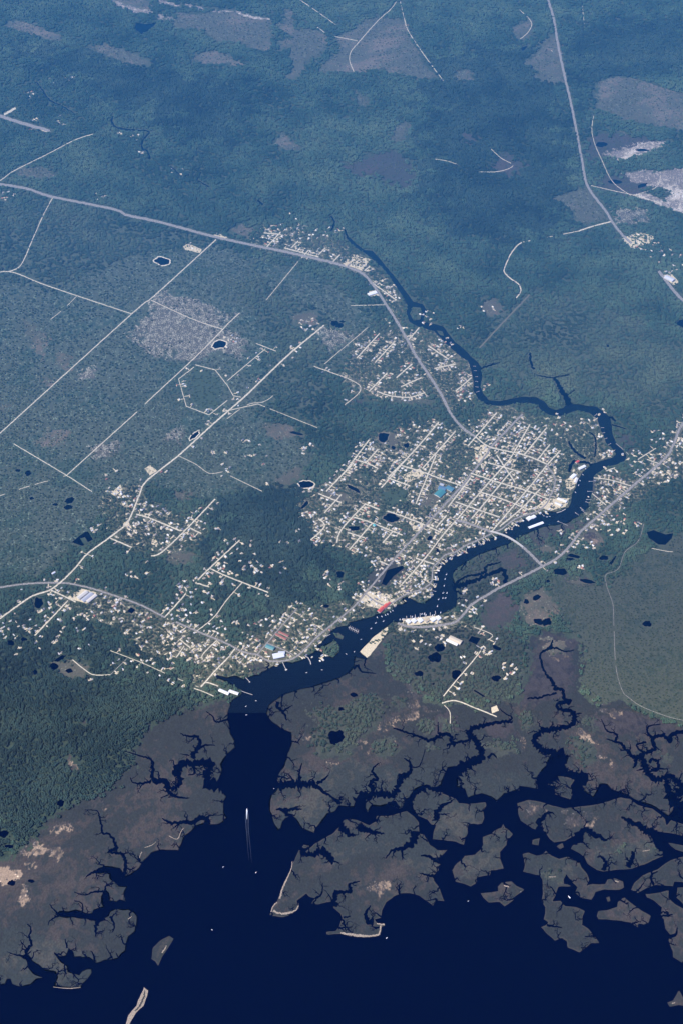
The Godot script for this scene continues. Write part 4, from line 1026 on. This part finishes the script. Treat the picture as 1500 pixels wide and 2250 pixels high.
	building("cottage", 115,1262, 122,1258, 10, 5, 3, white, wall, "white cottage just above the road fork", "house")

func camper_rows() -> void:
	var body := mat(.8, .79, .76, .5)
	var st := SurfaceTool.new()
	st.begin(Mesh.PRIMITIVE_TRIANGLES)
	box(st, Vector3(0, 1.7, 0), Vector3(10.0, 2.6, 3.0))
	box(st, Vector3(0, 3.2, 0), Vector3(8.6, 0.4, 2.6))
	for x in [-2.5, 2.5]:
		for z in [-1.2, 1.2]: box(st, Vector3(x, 0.2, z), Vector3(0.9, 1.0, 0.4))
	var me := st.commit()
	for r in 4:
		for i in 9:
			var px := 762.0 + i * 5.6 - r * 1.5
			var py := 588.0 - r * 6.0 + i * 0.8
			var q := ground_at(px, py)
			if occupied(q) >= 2: continue
			var o := mesh_node("camper", me, body)
			o.position = Vector3(q.x, GROUND_Y, q.y)
			o.rotation.y = 0.9 + rng.randf_range(-0.1, 0.1)
			tag(o, "white camper trailer parked in rows on the sandy camping ground", "camper", "campers on the camping ground")

# ---------------------------------------------------------------- on the water
func pier(px: Array, w: float, label: String, head := 0.0, group := "", y := 1.6) -> void:
	var p := to_world(pts(px))
	var o := base("pier", Vector3(p[0].x, 0, p[0].y))
	var org := p[0]
	for i in p.size() - 1:
		var a := p[i] - org
		var b := p[i + 1] - org
		var d := b - a
		var st := SurfaceTool.new()
		st.begin(Mesh.PRIMITIVE_TRIANGLES)
		box(st, Vector3((a.x + b.x) / 2, y, (a.y + b.y) / 2), Vector3(d.length() + w * 0.6, 0.3, w), atan2(-d.y, d.x))
		mesh_node("deck", st.commit(), M.plank, o)
		var n := maxi(1, int(d.length() / 14.0))
		for k in n + 1:
			var q := a.lerp(b, float(k) / n)
			var s2 := SurfaceTool.new()
			s2.begin(Mesh.PRIMITIVE_TRIANGLES)
			box(s2, Vector3(q.x, y - 2.15, q.y), Vector3(0.5, 4.0, w * 0.8), atan2(-d.y, d.x))
			mesh_node("piling", s2.commit(), M.piling, o)
	if head > 0.0:
		var e := p[-1] - org
		var s3 := SurfaceTool.new()
		s3.begin(Mesh.PRIMITIVE_TRIANGLES)
		box(s3, Vector3(e.x, y + 0.2, e.y), Vector3(head, 0.35, head * 0.7), 0.6)
		mesh_node("platform", s3.commit(), M.plank, o)
	tag(o, label, "pier", group)

func boat_mesh(st: SurfaceTool, l: float, w: float, h: float) -> void:
	var n := 10
	var rail := []
	var keel := []
	for i in n + 1:
		var t := float(i) / n
		var half := w * 0.5 * (1.0 - pow(t, 3.2))
		half = maxf(half, 0.02)
		var x := lerpf(-l / 2, l / 2, t)
		rail.append([Vector3(x, h + 0.35 * t * t, half), Vector3(x, h + 0.35 * t * t, -half)])
		keel.append([Vector3(x * 0.94, -0.2, half * 0.6), Vector3(x * 0.94, -0.2, -half * 0.6)])
	for i in n:
		quad(st, keel[i][0], rail[i][0], rail[i + 1][0], keel[i + 1][0])
		quad(st, keel[i + 1][1], rail[i + 1][1], rail[i][1], keel[i][1])
		quad(st, rail[i][0], rail[i][1], rail[i + 1][1], rail[i + 1][0])
	quad(st, keel[0][1], rail[0][1], rail[0][0], keel[0][0])

func boat(px: float, py: float, l: float, turn: float, label: String, group := "", mast := false) -> Node3D:
	var q := ground_at(px, py)
	var o := base("sailboat" if mast else "motorboat", Vector3(q.x, 0.1, q.y), turn)
	var st := SurfaceTool.new()
	st.begin(Mesh.PRIMITIVE_TRIANGLES)
	boat_mesh(st, l, l * 0.34, l * 0.10)
	mesh_node("hull", st.commit(), M.hull, o)
	var s2 := SurfaceTool.new()
	s2.begin(Mesh.PRIMITIVE_TRIANGLES)
	box(s2, Vector3(-l * 0.05, l * 0.15, 0), Vector3(l * 0.32, l * 0.12, l * 0.2))
	mesh_node("cabin", s2.commit(), M.cabin, o)
	if mast:
		var s3 := SurfaceTool.new()
		s3.begin(Mesh.PRIMITIVE_TRIANGLES)
		box(s3, Vector3(l * 0.08, l * 0.75, 0), Vector3(0.18, l * 1.3, 0.18))
		mesh_node("mast", s3.commit(), M.hull, o)
		var s4 := SurfaceTool.new()
		s4.begin(Mesh.PRIMITIVE_TRIANGLES)
		box(s4, Vector3(-l * 0.14, l * 0.28, 0), Vector3(l * 0.44, 0.25, 0.25))
		mesh_node("boom", s4.commit(), M.hull, o)
	tag(o, label, "boat", group)
	return o

func all_boats() -> void:
	var b := boat(543, 1779, 13, heading(543, 1800, 543, 1770), "white motorboat running upriver at the head of its long wake")
	for tr in [[[542,1783, 540,1795, 541,1815, 543,1840, 545,1865, 547,1890], 1.2, 0.15], [[544,1783, 546,1795, 546,1815, 548,1840, 551,1870, 553,1895], 1.2, 0.15], [[543,1780, 543,1790, 543,1800], 3.2, 0.8], [[543,1800, 544,1830, 546,1850], 0.5, 0.2]]:
		var foam := SurfaceTool.new()
		foam.begin(Mesh.PRIMITIVE_TRIANGLES)
		foam.set_normal(Vector3.UP)
		var r := catmull(pts(tr[0]), taper(tr[0].size() / 2, tr[1], tr[2]), 3.0)
		var q: PackedVector2Array = r[0]
		var w: PackedFloat32Array = r[1]
		for i in q.size() - 1:
			var y: float = 0.15 + tr[1] * 0.05
			var k1 := 0.5 + 0.9 * absf(noise.get_noise_2d(i * 47.0, tr[1] * 90.0))
			var a := ground_at(q[i].x - w[i] * 0.5, q[i].y)
			var c := ground_at(q[i].x + w[i] * 0.5 * k1, q[i].y)
			var d := ground_at(q[i + 1].x - w[i + 1] * 0.5, q[i + 1].y)
			var e := ground_at(q[i + 1].x + w[i + 1] * 0.5 * k1, q[i + 1].y)
			for v in [a, c, d, d, c, e]: foam.add_vertex(Vector3(v.x, y, v.y))
		var fo := mesh_node("wake_foam", foam.commit(), M.foam if tr[1] > 2.0 else M.ripple)
		tag(fo, "white foam churned up right behind the running motorboat" if tr[1] > 2.0 else "faint line of broken water in the motorboat's long wake", "wake", "" if tr[1] > 2.0 else "wake lines", "stuff")
	for a in [[563,1917,9,"small white motorboat alone on the wide river mouth"],[466,2043,8,"tiny white boat far out in the open bay"],[491,1905,8,"faint small boat off the western marsh shore"],[849,2061,9,"white boat anchored off the hooked sand spit"],[602,1733,10,"white boat in the mouth of the marsh creek"],[1249,1971,16,"large white boat anchored in the cove of the marsh island"],[1028,1980,7,"tiny white boat off the tip of a marsh island"],[1143,1960,7,"small white boat at the point of the marsh island"]]:
		boat(a[0], a[1], a[2], rng.randf() * TAU, a[3])
	for a in [[563,1540],[541,1552],[542,1571]]:
		boat(a[0], a[1], 9, rng.randf() * TAU, "white motorboat anchored in the river below the motel pier", "boats below the motel pier")
	for a in [[708,1472],[674,1478],[778,1432],[760,1437],[793,1405]]:
		boat(a[0], a[1], 9, rng.randf() * TAU, "white motorboat in the reach between fish house and barge spit", "boats in the lower river reach")
	for a in [[980,1262],[977,1272],[975,1287],[973,1303],[981,1303],[963,1317],[972,1314],[978,1314],[960,1332],[842,1365],[825,1369],[815,1381]]:
		boat(a[0], a[1], 12, rng.randf_range(0.6, 1.4), "white sailboat moored in mid river above the marina", "sailboats moored in mid river", true)
	for a in [[878,1361],[884,1360],[905,1355],[911,1356],[926,1349],[931,1349],[935,1351],[949,1352],[953,1351],[967,1346],[918,1357]]:
		boat(a[0], a[1], 12, heading(a[0], a[1], a[0] + 2.0, a[1] - 7.0), "white motorboat tied up at the marsh bank marina", "boats tied up at the marina")
	for a in [[846,1352],[851,1350],[857,1345],[862,1342],[838,1355],[828,1357]]:
		boat(a[0], a[1], 11, heading(a[0], a[1], a[0] + 4.0, a[1] + 6.0), "white boat in a slip below the red roofed row", "boats below the red roofs")
	for a in [[1285,1030],[1279,1043],[1273,1056],[1270,1066],[1263,1082],[1200,1136],[1206,1135]]:
		boat(a[0], a[1], 11, rng.randf() * TAU, "white motorboat berthed along the town bank of the bend", "boats along the town bank")
	# piers
	pier([621,1455, 624,1462, 629,1472], 3.0, "short wooden pier with a square head below the fish house", 12.0)
	pier([672,1443, 677,1445, 682,1454, 683,1460], 4.0, "curved pale jetty by the fish house bank")
	pier([526,1517, 540,1522, 555,1527], 2.6, "long straight wooden pier reaching out from the motel point")
	pier([540,1489, 545,1494, 549,1499], 2.4, "short pier off the wooded bank above the motel", 7.0)
	var q := pts([765,1378, 787,1389])
	pier([765,1378, 787,1389], 2.6, "finger dock walkway crossing the lower reach")
	for i in 6:
		var f := q[0].lerp(q[1], (i + 0.6) / 6.0)
		pier([f.x + 1.5, f.y - 4.0, f.x - 1.2, f.y + 4.0], 1.8, "narrow side finger of the finger dock", 0.0, "side fingers of the finger dock", 1.95)
	pier([1222,1127, 1232,1124, 1241,1119], 4.5, "white bulkhead dock along the river bend")
	pier([1246,1155, 1225,1146], 2.0, "thin walkway over the reeds to a small river platform", 9.0)
	pier([1352,975, 1368,988], 2.4, "walkway dock along the outer bend of the river")
	pier([1370,988, 1381,1001], 2.4, "second dock past the outer bend of the river")
	pier([714,1400, 726,1394], 2.5, "boat ramp dock beside the long parking strip")
	for a in [[1186,1127,1194,1134],[1285,1128,1277,1121],[1300,1080,1290,1080],[1302,1058,1293,1058],[1298,1098,1288,1098],[1294,1106,1286,1103],[1282,1122,1274,1116],[1270,1132,1263,1127]]:
		pier(a, 2.2, "small private dock on the reed bank of the wide bend", 6.0, "docks on the reed bank of the bend")
	for a in [[1006,1214,1003,1221],[1014,1209,1012,1217],[1024,1203,1023,1210],[1036,1195,1036,1203],[1050,1190,1051,1197],[1062,1185,1063,1193],[957,1250,964,1253],[952,1266,959,1268],[951,1282,958,1284],[949,1298,956,1300],[978,1226,982,1233],[990,1220,993,1227]]:
		pier(a, 2.0, "small private dock on the town bank below the bridge", 5.0, "docks on the town bank below the bridge")
	for a in [[1038,805,1043,805],[1040,815,1045,815],[1043,828,1048,828],[1043,838,1048,839],[1043,850,1049,851],[1045,862,1051,860],[1319,940,1325,940],[1321,952,1327,951],[1326,965,1332,963],[1334,978,1340,975],[1305,914,1310,910]]:
		pier(a, 2.2, "small private dock on the inner bank of the upper river", 5.0, "docks on the inner bank upriver")
	for a in [[893,1364,892,1354],[902,1363,901,1353],[912,1362,911,1351],[922,1361,922,1348],[933,1358,932,1346],[944,1355,944,1346],[956,1352,955,1343]]:
		pier(a, 2.6, "marina finger pier with boats alongside on the marsh bank", 0.0, "finger piers of the marina")
	# the long covered boat slips on the water
	var a := ground_at(1160, 1161)
	var c := ground_at(1192, 1149)
	var m := (a + c) * 0.5
	var o := base("covered_slips", Vector3(m.x, 0, m.y), atan2(-(c - a).y, (c - a).x))
	var l := a.distance_to(c)
	var s1 := SurfaceTool.new()
	s1.begin(Mesh.PRIMITIVE_TRIANGLES)
	box(s1, Vector3(0, 1.2, 0), Vector3(l, 0.4, 5.0))
	mesh_node("deck", s1.commit(), M.plank, o)
	for i in 9:
		for z in [-8.0, 8.0]:
			var s2 := SurfaceTool.new()
			s2.begin(Mesh.PRIMITIVE_TRIANGLES)
			box(s2, Vector3(lerpf(-l / 2 + 1, l / 2 - 1, i / 8.0), 2.0, z), Vector3(0.5, 6.0, 0.5))
			mesh_node("post", s2.commit(), M.piling, o)
	mesh_node("roof", roof_of(l, 17.0, 5.0, 2.0, 0.6).commit(), M.hull, o)
	tag(o, "long white covered boat slips standing in mid river by the bridge", "boat shed")

func bridge() -> void:
	var p := to_world(catmull(pts([1076,1168, 1090,1173, 1108,1180, 1127,1190, 1148,1203]), even(5, 1.0), 4.0)[0])
	var o := base("road_bridge", Vector3(p[0].x, 0, p[0].y))
	var n := p.size()
	var w := 13.0
	var deck := SurfaceTool.new()
	deck.begin(Mesh.PRIMITIVE_TRIANGLES)
	var line := []
	for i in n:
		var d := (p[mini(i + 1, n - 1)] - p[maxi(i - 1, 0)]).normalized()
		var s := d.orthogonal() * w * 0.5
		var t := float(i) / (n - 1)
		var y := 2.0 + 10.0 * sin(PI * clampf(t, 0.0, 1.0)) ** 0.8
		var c := p[i] - p[0]
		line.append([Vector3(c.x + s.x, y, c.y + s.y), Vector3(c.x - s.x, y, c.y - s.y), Vector3(c.x, y, c.y), d])
	var dn := Vector3(0, -1.2, 0)
	for i in n - 1:
		var a: Array = line[i]
		var b: Array = line[i + 1]
		quad(deck, a[0], b[0], b[1], a[1])
		quad(deck, a[1] + dn, b[1] + dn, b[0] + dn, a[0] + dn)
		quad(deck, a[0] + dn, b[0] + dn, b[0], a[0])
		quad(deck, a[1], b[1], b[1] + dn, a[1] + dn)
	mesh_node("deck", deck.commit(), M.concrete, o)
	for side in 2:
		var rail := SurfaceTool.new()
		rail.begin(Mesh.PRIMITIVE_TRIANGLES)
		var up := Vector3(0, 1.1, 0)
		for i in n - 1:
			var a: Vector3 = line[i][side]
			var b: Vector3 = line[i + 1][side]
			var inn: Vector3 = (line[i][2] - a).normalized() * 0.4
			quad(rail, a, a + up, b + up, b)
			quad(rail, b + inn, b + inn + up, a + inn + up, a + inn)
			quad(rail, a + up, a + inn + up, b + inn + up, b + up)
		mesh_node("railing", rail.commit(), M.rail, o)
	for i in range(2, n - 2, 2):
		var st := SurfaceTool.new()
		st.begin(Mesh.PRIMITIVE_TRIANGLES)
		var c: Vector3 = line[i][2]
		var d: Vector2 = line[i][3]
		box(st, Vector3(c.x, (c.y - 1.1) / 2 - 0.5, c.z), Vector3(1.6, c.y + 1.0 - 1.1, w * 0.8), atan2(-d.y, d.x))
		mesh_node("pier", st.commit(), M.concrete, o)
	for q in p: stamp(q, 14.0, 2)
	tag(o, "curved concrete road bridge arching across the river to the causeway", "bridge")

# ---------------------------------------------------------------- trees
func crown(st: SurfaceTool, c: Vector3, r: float, h: float, tone: float) -> void:
	var rings := [[0.0, 0.55], [0.35, 1.0], [0.7, 0.72]]
	var n := 6
	var top := c + Vector3(rng.randf_range(-.15, .15) * r, h, rng.randf_range(-.15, .15) * r)
	var v := []
	for k in rings:
		var row := []
		var turn := rng.randf() * TAU
		for i in n:
			var a: float = TAU * i / n + turn * 0.0 + rng.randf_range(-.25, .25)
			var rr: float = r * k[1] * rng.randf_range(0.72, 1.22)
			row.append(c + Vector3(cos(a) * rr, h * k[0] + rng.randf_range(-.08, .08) * h, sin(a) * rr))
		v.append(row)
	for k in 2:
		for i in n:
			var j := (i + 1) % n
			var t := tone * rng.randf_range(0.85, 1.15)
			st.set_color(Color(t, t, t))
			tri(st, v[k][i], v[k + 1][i], v[k + 1][j])
			tri(st, v[k][i], v[k + 1][j], v[k][j])
	for i in n:
		st.set_color(Color(tone, tone, tone))
		tri(st, v[2][i], top, v[2][(i + 1) % n])

func grove(trees: int, spread: float, size: float) -> Mesh:
	var st := SurfaceTool.new()
	st.begin(Mesh.PRIMITIVE_TRIANGLES)
	for i in trees:
		var a := TAU * i / trees + rng.randf_range(-.5, .5)
		var r := spread * (0.25 if i == 0 else rng.randf_range(0.55, 1.05)) if trees > 1 else 0.0
		var s := size * rng.randf_range(0.75, 1.3)
		crown(st, Vector3(cos(a) * r, s * 0.35, sin(a) * r), s * 0.55, s * rng.randf_range(0.9, 1.25), rng.randf_range(0.7, 1.3))
		box(st, Vector3(cos(a) * r, s * 0.25, sin(a) * r), Vector3(0.5, s * 0.5, 0.5))
	return st.commit()

func plant_trees() -> void:
	# per cover: chance of a grove, tone (linear), size
	var kind := {FOREST: [.92, [.050, .097, .062], 1.0], SCRUB: [.62, [.046, .082, .056], .5], PLANT: [.75, [.044, .074, .048], .42], TOWN: [.62, [.048, .082, .052], .8], DARKF: [.96, [.028, .058, .044], 1.05], PALEF: [.78, [.058, .098, .066], .9], HAMMOCK: [.86, [.044, .072, .052], .8], LUSH: [.3, [.05, .085, .05], .6], SPECK: [.12, [.05, .08, .05], .5], DRY: [.06, [.05, .08, .05], .6], CLEAR: [.34, [.058, .088, .056], .4]}
	var sets := []
	for k in 5: sets.append([])
	var singles := []
	for k in 3: singles.append([])
	var z := -2650.0
	while z > -13250.0:
		var far := clampf((-z - 5500.0) / 6000.0, 0.0, 1.0)
		var step := lerpf(18.0, 27.0, far)
		var half := 1650.0 + (-z - 2600.0) * 0.185 + 60.0
		var x := -half
		while x < half:
			var q := Vector2(x + rng.randf_range(-.4, .4) * step, z + rng.randf_range(-.4, .4) * step)
			x += step
			var dith := 55.0 if z < -6300.0 else 16.0
			var cx := int((q.x + rng.randf_range(-dith, dith) + noise.get_noise_2d(q.x, q.y) * 45.0 - X0) / 8.0)
			var cy := int((q.y + rng.randf_range(-dith, dith) + noise.get_noise_2d(q.x + 500.0, q.y) * 45.0 - Z0) / 8.0)
			if cx < 0 or cy < 0 or cx >= CW or cy >= CH: continue
			var i := cy * CW + cx
			if land[i] == 0 or land[clampi(int((q.y - Z0) / 8.0), 0, CH - 1) * CW + clampi(int((q.x - X0) / 8.0), 0, CW - 1)] == 0: continue
			var wet := false
			for e in [Vector2(13, 0), Vector2(-13, 0), Vector2(0, 13), Vector2(0, -13)]:
				if land[clampi(int((q.y + e.y - Z0) / 8.0), 0, CH - 1) * CW + clampi(int((q.x + e.x - X0) / 8.0), 0, CW - 1)] == 0: wet = true
			var c := cover[i]
			var here := cover[clampi(int((q.y - Z0) / 8.0), 0, CH - 1) * CW + clampi(int((q.x - X0) / 8.0), 0, CW - 1)]
			if here == CLEAR or here == DRY or here == BRIGHT or here == SAND: c = here
			if c == PURPLE and z < -7500.0: c = CLEAR
			if not kind.has(c): continue
			var k: Array = kind[c]
			if c == FOREST or c == DARKF or c == PALEF:
				var fx := clampi(int((q.x + noise.get_noise_2d(q.x * 0.2, q.y * 0.2) * 420.0 - X0) / 8.0), 0, CW - 1)
				var fy := clampi(int((q.y + noise.get_noise_2d(q.x * 0.2 + 700.0, q.y * 0.2) * 420.0 - Z0) / 8.0), 0, CH - 1)
				var c2 := cover[fy * CW + fx]
				if c2 == FOREST or c2 == DARKF or c2 == PALEF: k = kind[c2]
			var thin := noise.get_noise_2d(q.x * 0.12, q.y * 0.12) + 0.8 * noise.get_noise_2d(q.x * 0.03 + 90.0, q.y * 0.03)
			var o := maxi(occupied(q), 1 if wet else 0)
			if o == 0 and rng.randf() < k[0] + thin * 0.35 * (1.0 if k[0] < 0.9 else 0.3):
				sets[rng.randi() % 5].append([q, k[1], k[2] * step / 18.0, thin])
			elif c == TOWN or o > 0:
				for j in 4:
					var s := q + Vector2(rng.randf_range(-.5, .5), rng.randf_range(-.5, .5)) * step
					if rng.randf() < k[0] + (0.3 if c == TOWN else 0.0) and occupied(s) < 2:
						var si := clampi(int((s.y - Z0) / 8.0), 0, CH - 1) * CW + clampi(int((s.x - X0) / 8.0), 0, CW - 1)
						if land[si]: singles[rng.randi() % 3].append([s, k[1], k[2] * lerpf(1.0, 1.4, far), thin])
		z -= step
	var leaf := StandardMaterial3D.new()
	leaf.vertex_color_use_as_albedo = true
	leaf.roughness = 0.95
	var total := 0
	for part in [[sets, "forest_groves", "dense pine and hardwood forest covering the land around the town"], [singles, "town_trees", "loose trees filling the gaps between houses, roads and creeks"]]:
		var n := 0
		for list in part[0]:
			n += 1
			var mm := MultiMesh.new()
			mm.transform_format = MultiMesh.TRANSFORM_3D
			mm.use_colors = true
			mm.mesh = grove(10, 8.6, 6.6) if part[1] == "forest_groves" else grove(1, 0.0, 8.0)
			mm.instance_count = list.size()
			for i in list.size():
				var t: Array = list[i]
				var s: float = t[2] * rng.randf_range(0.85, 1.2)
				mm.set_instance_transform(i, Transform3D(Basis(Vector3.UP, rng.randf() * TAU).scaled(Vector3(s, t[2] ** 0.9 * rng.randf_range(0.65, 0.95), s)), Vector3(t[0].x, GROUND_Y, t[0].y)))
				var g: float = rng.randf_range(0.86, 1.15) * (1.0 + t[3] * 0.6)
				var w: float = rng.randf_range(-.12, .12) + t[3] * 0.3
				mm.set_instance_color(i, Color(t[1][0] * g * (1.0 + w), t[1][1] * g, t[1][2] * g * (1.0 - w * 0.4)))
			total += list.size()
			var o := MultiMeshInstance3D.new()
			o.multimesh = mm
			o.material_override = leaf
			o.name = numbered(part[1])
			add_child(o)
			tag(o, part[2], "trees", part[1].replace("_", " "), "stuff")
	print("tree copies ", total)

# ---------------------------------------------------------------- the scene
func _ready() -> void:
	var cam := Camera3D.new()
	cam.name = "camera"
	cam.position = Vector3(0, HEIGHT, 0)
	cam.rotation_degrees = Vector3(-PITCH, 0, 0)
	cam.fov = rad_to_deg(2.0 * atan(1125.0 / FOCAL))
	cam.near = 10.0
	cam.far = 60000.0
	add_child(cam)
	cam.current = true

	var env := Environment.new()
	var sky := Sky.new()
	var sm := ProceduralSkyMaterial.new()
	sm.sky_top_color = Color(0.16, 0.34, 0.68)
	sm.sky_horizon_color = Color(0.56, 0.70, 0.86)
	sm.sky_curve = 0.12
	sm.ground_bottom_color = Color(0.10, 0.16, 0.22)
	sm.ground_horizon_color = Color(0.50, 0.64, 0.80)
	sm.sun_angle_max = 3.0
	sky.sky_material = sm
	env.background_mode = Environment.BG_SKY
	env.sky = sky
	env.tonemap_mode = Environment.TONE_MAPPER_LINEAR
	env.tonemap_exposure = 1.85
	env.fog_enabled = true
	env.fog_light_color = Color(0.30, 0.58, 1.0)
	env.fog_density = 0.000005
	env.volumetric_fog_enabled = true
	env.volumetric_fog_density = 0.0
	env.sdfgi_enabled = true
	env.ssao_enabled = true
	env.ssil_enabled = true
	var we := WorldEnvironment.new()
	we.name = "environment"
	we.environment = env
	add_child(we)

	var sun := DirectionalLight3D.new()
	sun.name = "sun"
	sun.rotation_degrees = Vector3(-44, -78, 0)
	sun.light_energy = 1.3
	sun.light_angular_distance = 0.5
	sun.light_color = Color(1.0, 0.96, 0.88)
	sun.shadow_enabled = true
	add_child(sun)

	# extra haze volume added inland so the far country pales faster with distance
	var air := FogVolume.new()
	air.name = "added_haze"
	air.shape = RenderingServer.FOG_VOLUME_SHAPE_BOX
	air.size = Vector3(24000, 3000, 21000)
	air.position = Vector3(0, 1500, -4300 - 10500)
	var fm := FogMaterial.new()
	fm.density = 0.00004
	fm.albedo = Color(0.32, 0.71, 0.96)
	air.material = fm
	add_child(air)
	tag(air, "thin blue haze added over the inland forest to strengthen the distant fade", "haze", "", "stuff")

	rng.seed = 4711
	noise.seed = 7
	noise.frequency = 0.02
	noise.fractal_octaves = 3
	cover.resize(CW * CH)
	cover.fill(FOREST)
	land.resize(CW * CH)
	occ.resize(OW * OH)

	M.water = mat(.0002, .0006, .0075, 0.12)
	M.water.metallic_specular = 0.25
	M.ripple = mat(.05, .065, .095)
	M.paved = grain(mat(.42, .39, .34), 3, 0.03, 0.62, 90.0)
	M.dirt = grain(mat(.84, .75, .54), 4, 0.03, 0.7, 120.0)
	M.lot = grain(mat(.86, .73, .47), 5, 0.04, 0.7, 60.0)
	M.rimgrass = grain(mat(.070, .068, .054), 9, 0.05, 0.5, 70.0)
	M.grass = mat(.14, .13, .09)
	M.plank = mat(.50, .47, .42)
	M.piling = mat(.2, .18, .15)
	M.hull = mat(.85, .85, .84, 0.35)
	M.cabin = mat(.75, .76, .78, 0.4)
	M.foam = mat(.62, .66, .70, 0.8)
	M.concrete = mat(.50, .47, .41)
	M.rail = mat(.5, .49, .46)
	M.sand = grain(mat(.66, .54, .40), 6, 0.05, 0.35, 60.0)

	# water under everything
	var sea := PlaneMesh.new()
	sea.size = Vector2(30000, 32000)
	var so := mesh_node("sea", sea, M.water)
	so.position = Vector3(0, 0, -9000)
	tag(so, "", "", "", "structure")

	var main := PackedVector2Array()
	main.append(Vector2(X0 + 5.0, ground_at(-60, 2166).y))
	main.append_array(to_world(coast()))
	main.append(Vector2(X0 + WX - 5.0, ground_at(1560, 1800).y))
	main.append(Vector2(X0 + WX - 5.0, Z0 + 5.0))
	main.append(Vector2(X0 + 5.0, Z0 + 5.0))
	main = shore(main, 5.0, 11.0)
	land = fill(main, land, CW, CH, 1)
	var isl := []
	for p in islands():
		var w := shore(to_world(p), 4.0, 10.0)
		isl.append(w)
		land = fill(w, land, CW, CH, 1)
	paint_cover()
	print("cover ", Time.get_ticks_msec())
	var gm := StandardMaterial3D.new()
	gm.albedo_texture = ground_texture()
	gm.roughness = 0.95
	M.ground = gm
	print("texture ", Time.get_ticks_msec())
	tag(sheet("ground", main, GROUND_Y, gm, 1.6, M.rimgrass), "", "", "", "structure")
	for w in isl:
		var o := sheet("marsh_island", w, GROUND_Y, gm, 1.6, M.rimgrass)
		if o: tag(o, "", "", "", "structure")
	# the country goes on outside the mapped ground
	var fo := mat(.036, .064, .042)
	for r in [[-12000, X0 + 5, Z0, ground_at(-60, 2166).y], [X0 + WX - 5, 12000, Z0, ground_at(1560, 1800).y], [-12000, 12000, -24000, Z0 + 5]]:
		var pm := PlaneMesh.new()
		pm.size = Vector2(r[1] - r[0], r[3] - r[2])
		var o := mesh_node("far_forest_floor", pm, fo)
		o.position = Vector3((r[0] + r[1]) / 2.0, GROUND_Y - 0.3, (r[2] + r[3]) / 2.0)
		tag(o, "", "", "", "structure")

	gullies.begin(Mesh.PRIMITIVE_TRIANGLES)
	all_creeks()
	shore_gullies(main, 130.0)
	for w in isl: shore_gullies(w, 165.0)
	tag(mesh_node("tidal_gullies", gullies.commit(), M.water), "", "", "", "structure")
	all_ponds()
	print("water ", Time.get_ticks_msec())
	# sand bars and beaches
	for p in beaches():
		tag(sheet("sand_bar", shore(to_world(p), 6.0, 9.0), 0.7, M.sand), "", "", "", "structure")
	for a in [[[642,1893, 640,1910, 628,1937, 620,1955, 615,1975], [1.2, 1.5, 3.2, 3.0, 4.0]], [[609,1983, 600,1992, 596,2004], [3.0, 2.0, 2.0]], [[600,2002, 615,2007, 632,2007, 650,2000, 656,1990], [5.0, 3.5, 4.5, 2.5, 2.0]], [[748,2050, 765,2053, 790,2056, 815,2057, 832,2054], [3.5, 4.5, 5.5, 3.5, 4.0]], [[832,2054, 834,2044, 836,2034], [3.5, 3.0, 3.5]], [[827,2030, 844,2032], [2.5, 3.5]], [[372,1837, 390,1844, 398,1828, 404,1820], [1.4, 1.6, 1.3, 1.0]], [[307,1885, 312,1872], [1.2, 1.4]], [[318,1863, 335,1857, 343,1850], [1.0, 1.3, 0.8]], [[361,2088, 366,2078], [3.0, 2.0]], [[357,2094, 362,2086], [3.0, 2.5]], [[1106,1946, 1117,1949], [2.0, 2.5]], [[1350,1936, 1358,1938], [2.5, 2.0]], [[1205,1927, 1220,1927], [1.5, 1.5]], [[282,2020, 290,2014], [1.2, 1.5]], [[118,2169, 150,2172, 178,2170], [0.8, 1.6, 1.0]], [[1410,1871, 1426,1868], [1.4, 1.2]], [[1475,2206, 1482,2203], [2.5, 1.5]]]:
		tag(strip("beach", pts(a[0]), PackedFloat32Array(a[1]), M.sand, 1.45, 0.4, 2.0, 2.5), "", "", "", "structure")
	for a in [[[318,2176, 317,2190, 308,2210, 297,2222], [1.5, 4.0, 4.0, 2.0]], [[345,2105, 352,2088, 362,2072, 372,2064], [3.0, 7.0, 8.0, 4.0]]]:
		tag(strip("dune_grass", pts(a[0]), PackedFloat32Array(a[1]), M.rimgrass, 1.65 if a[0][0] > 330 else 1.0, 0.6, 2.0, 2.0), "", "", "", "structure")
	all_roads()
	print("roads ", Time.get_ticks_msec())
	bridge()
	all_buildings()
	all_houses()
	camper_rows()
	all_boats()
	print("built ", Time.get_ticks_msec())
	plant_trees()
	print("trees ", Time.get_ticks_msec())
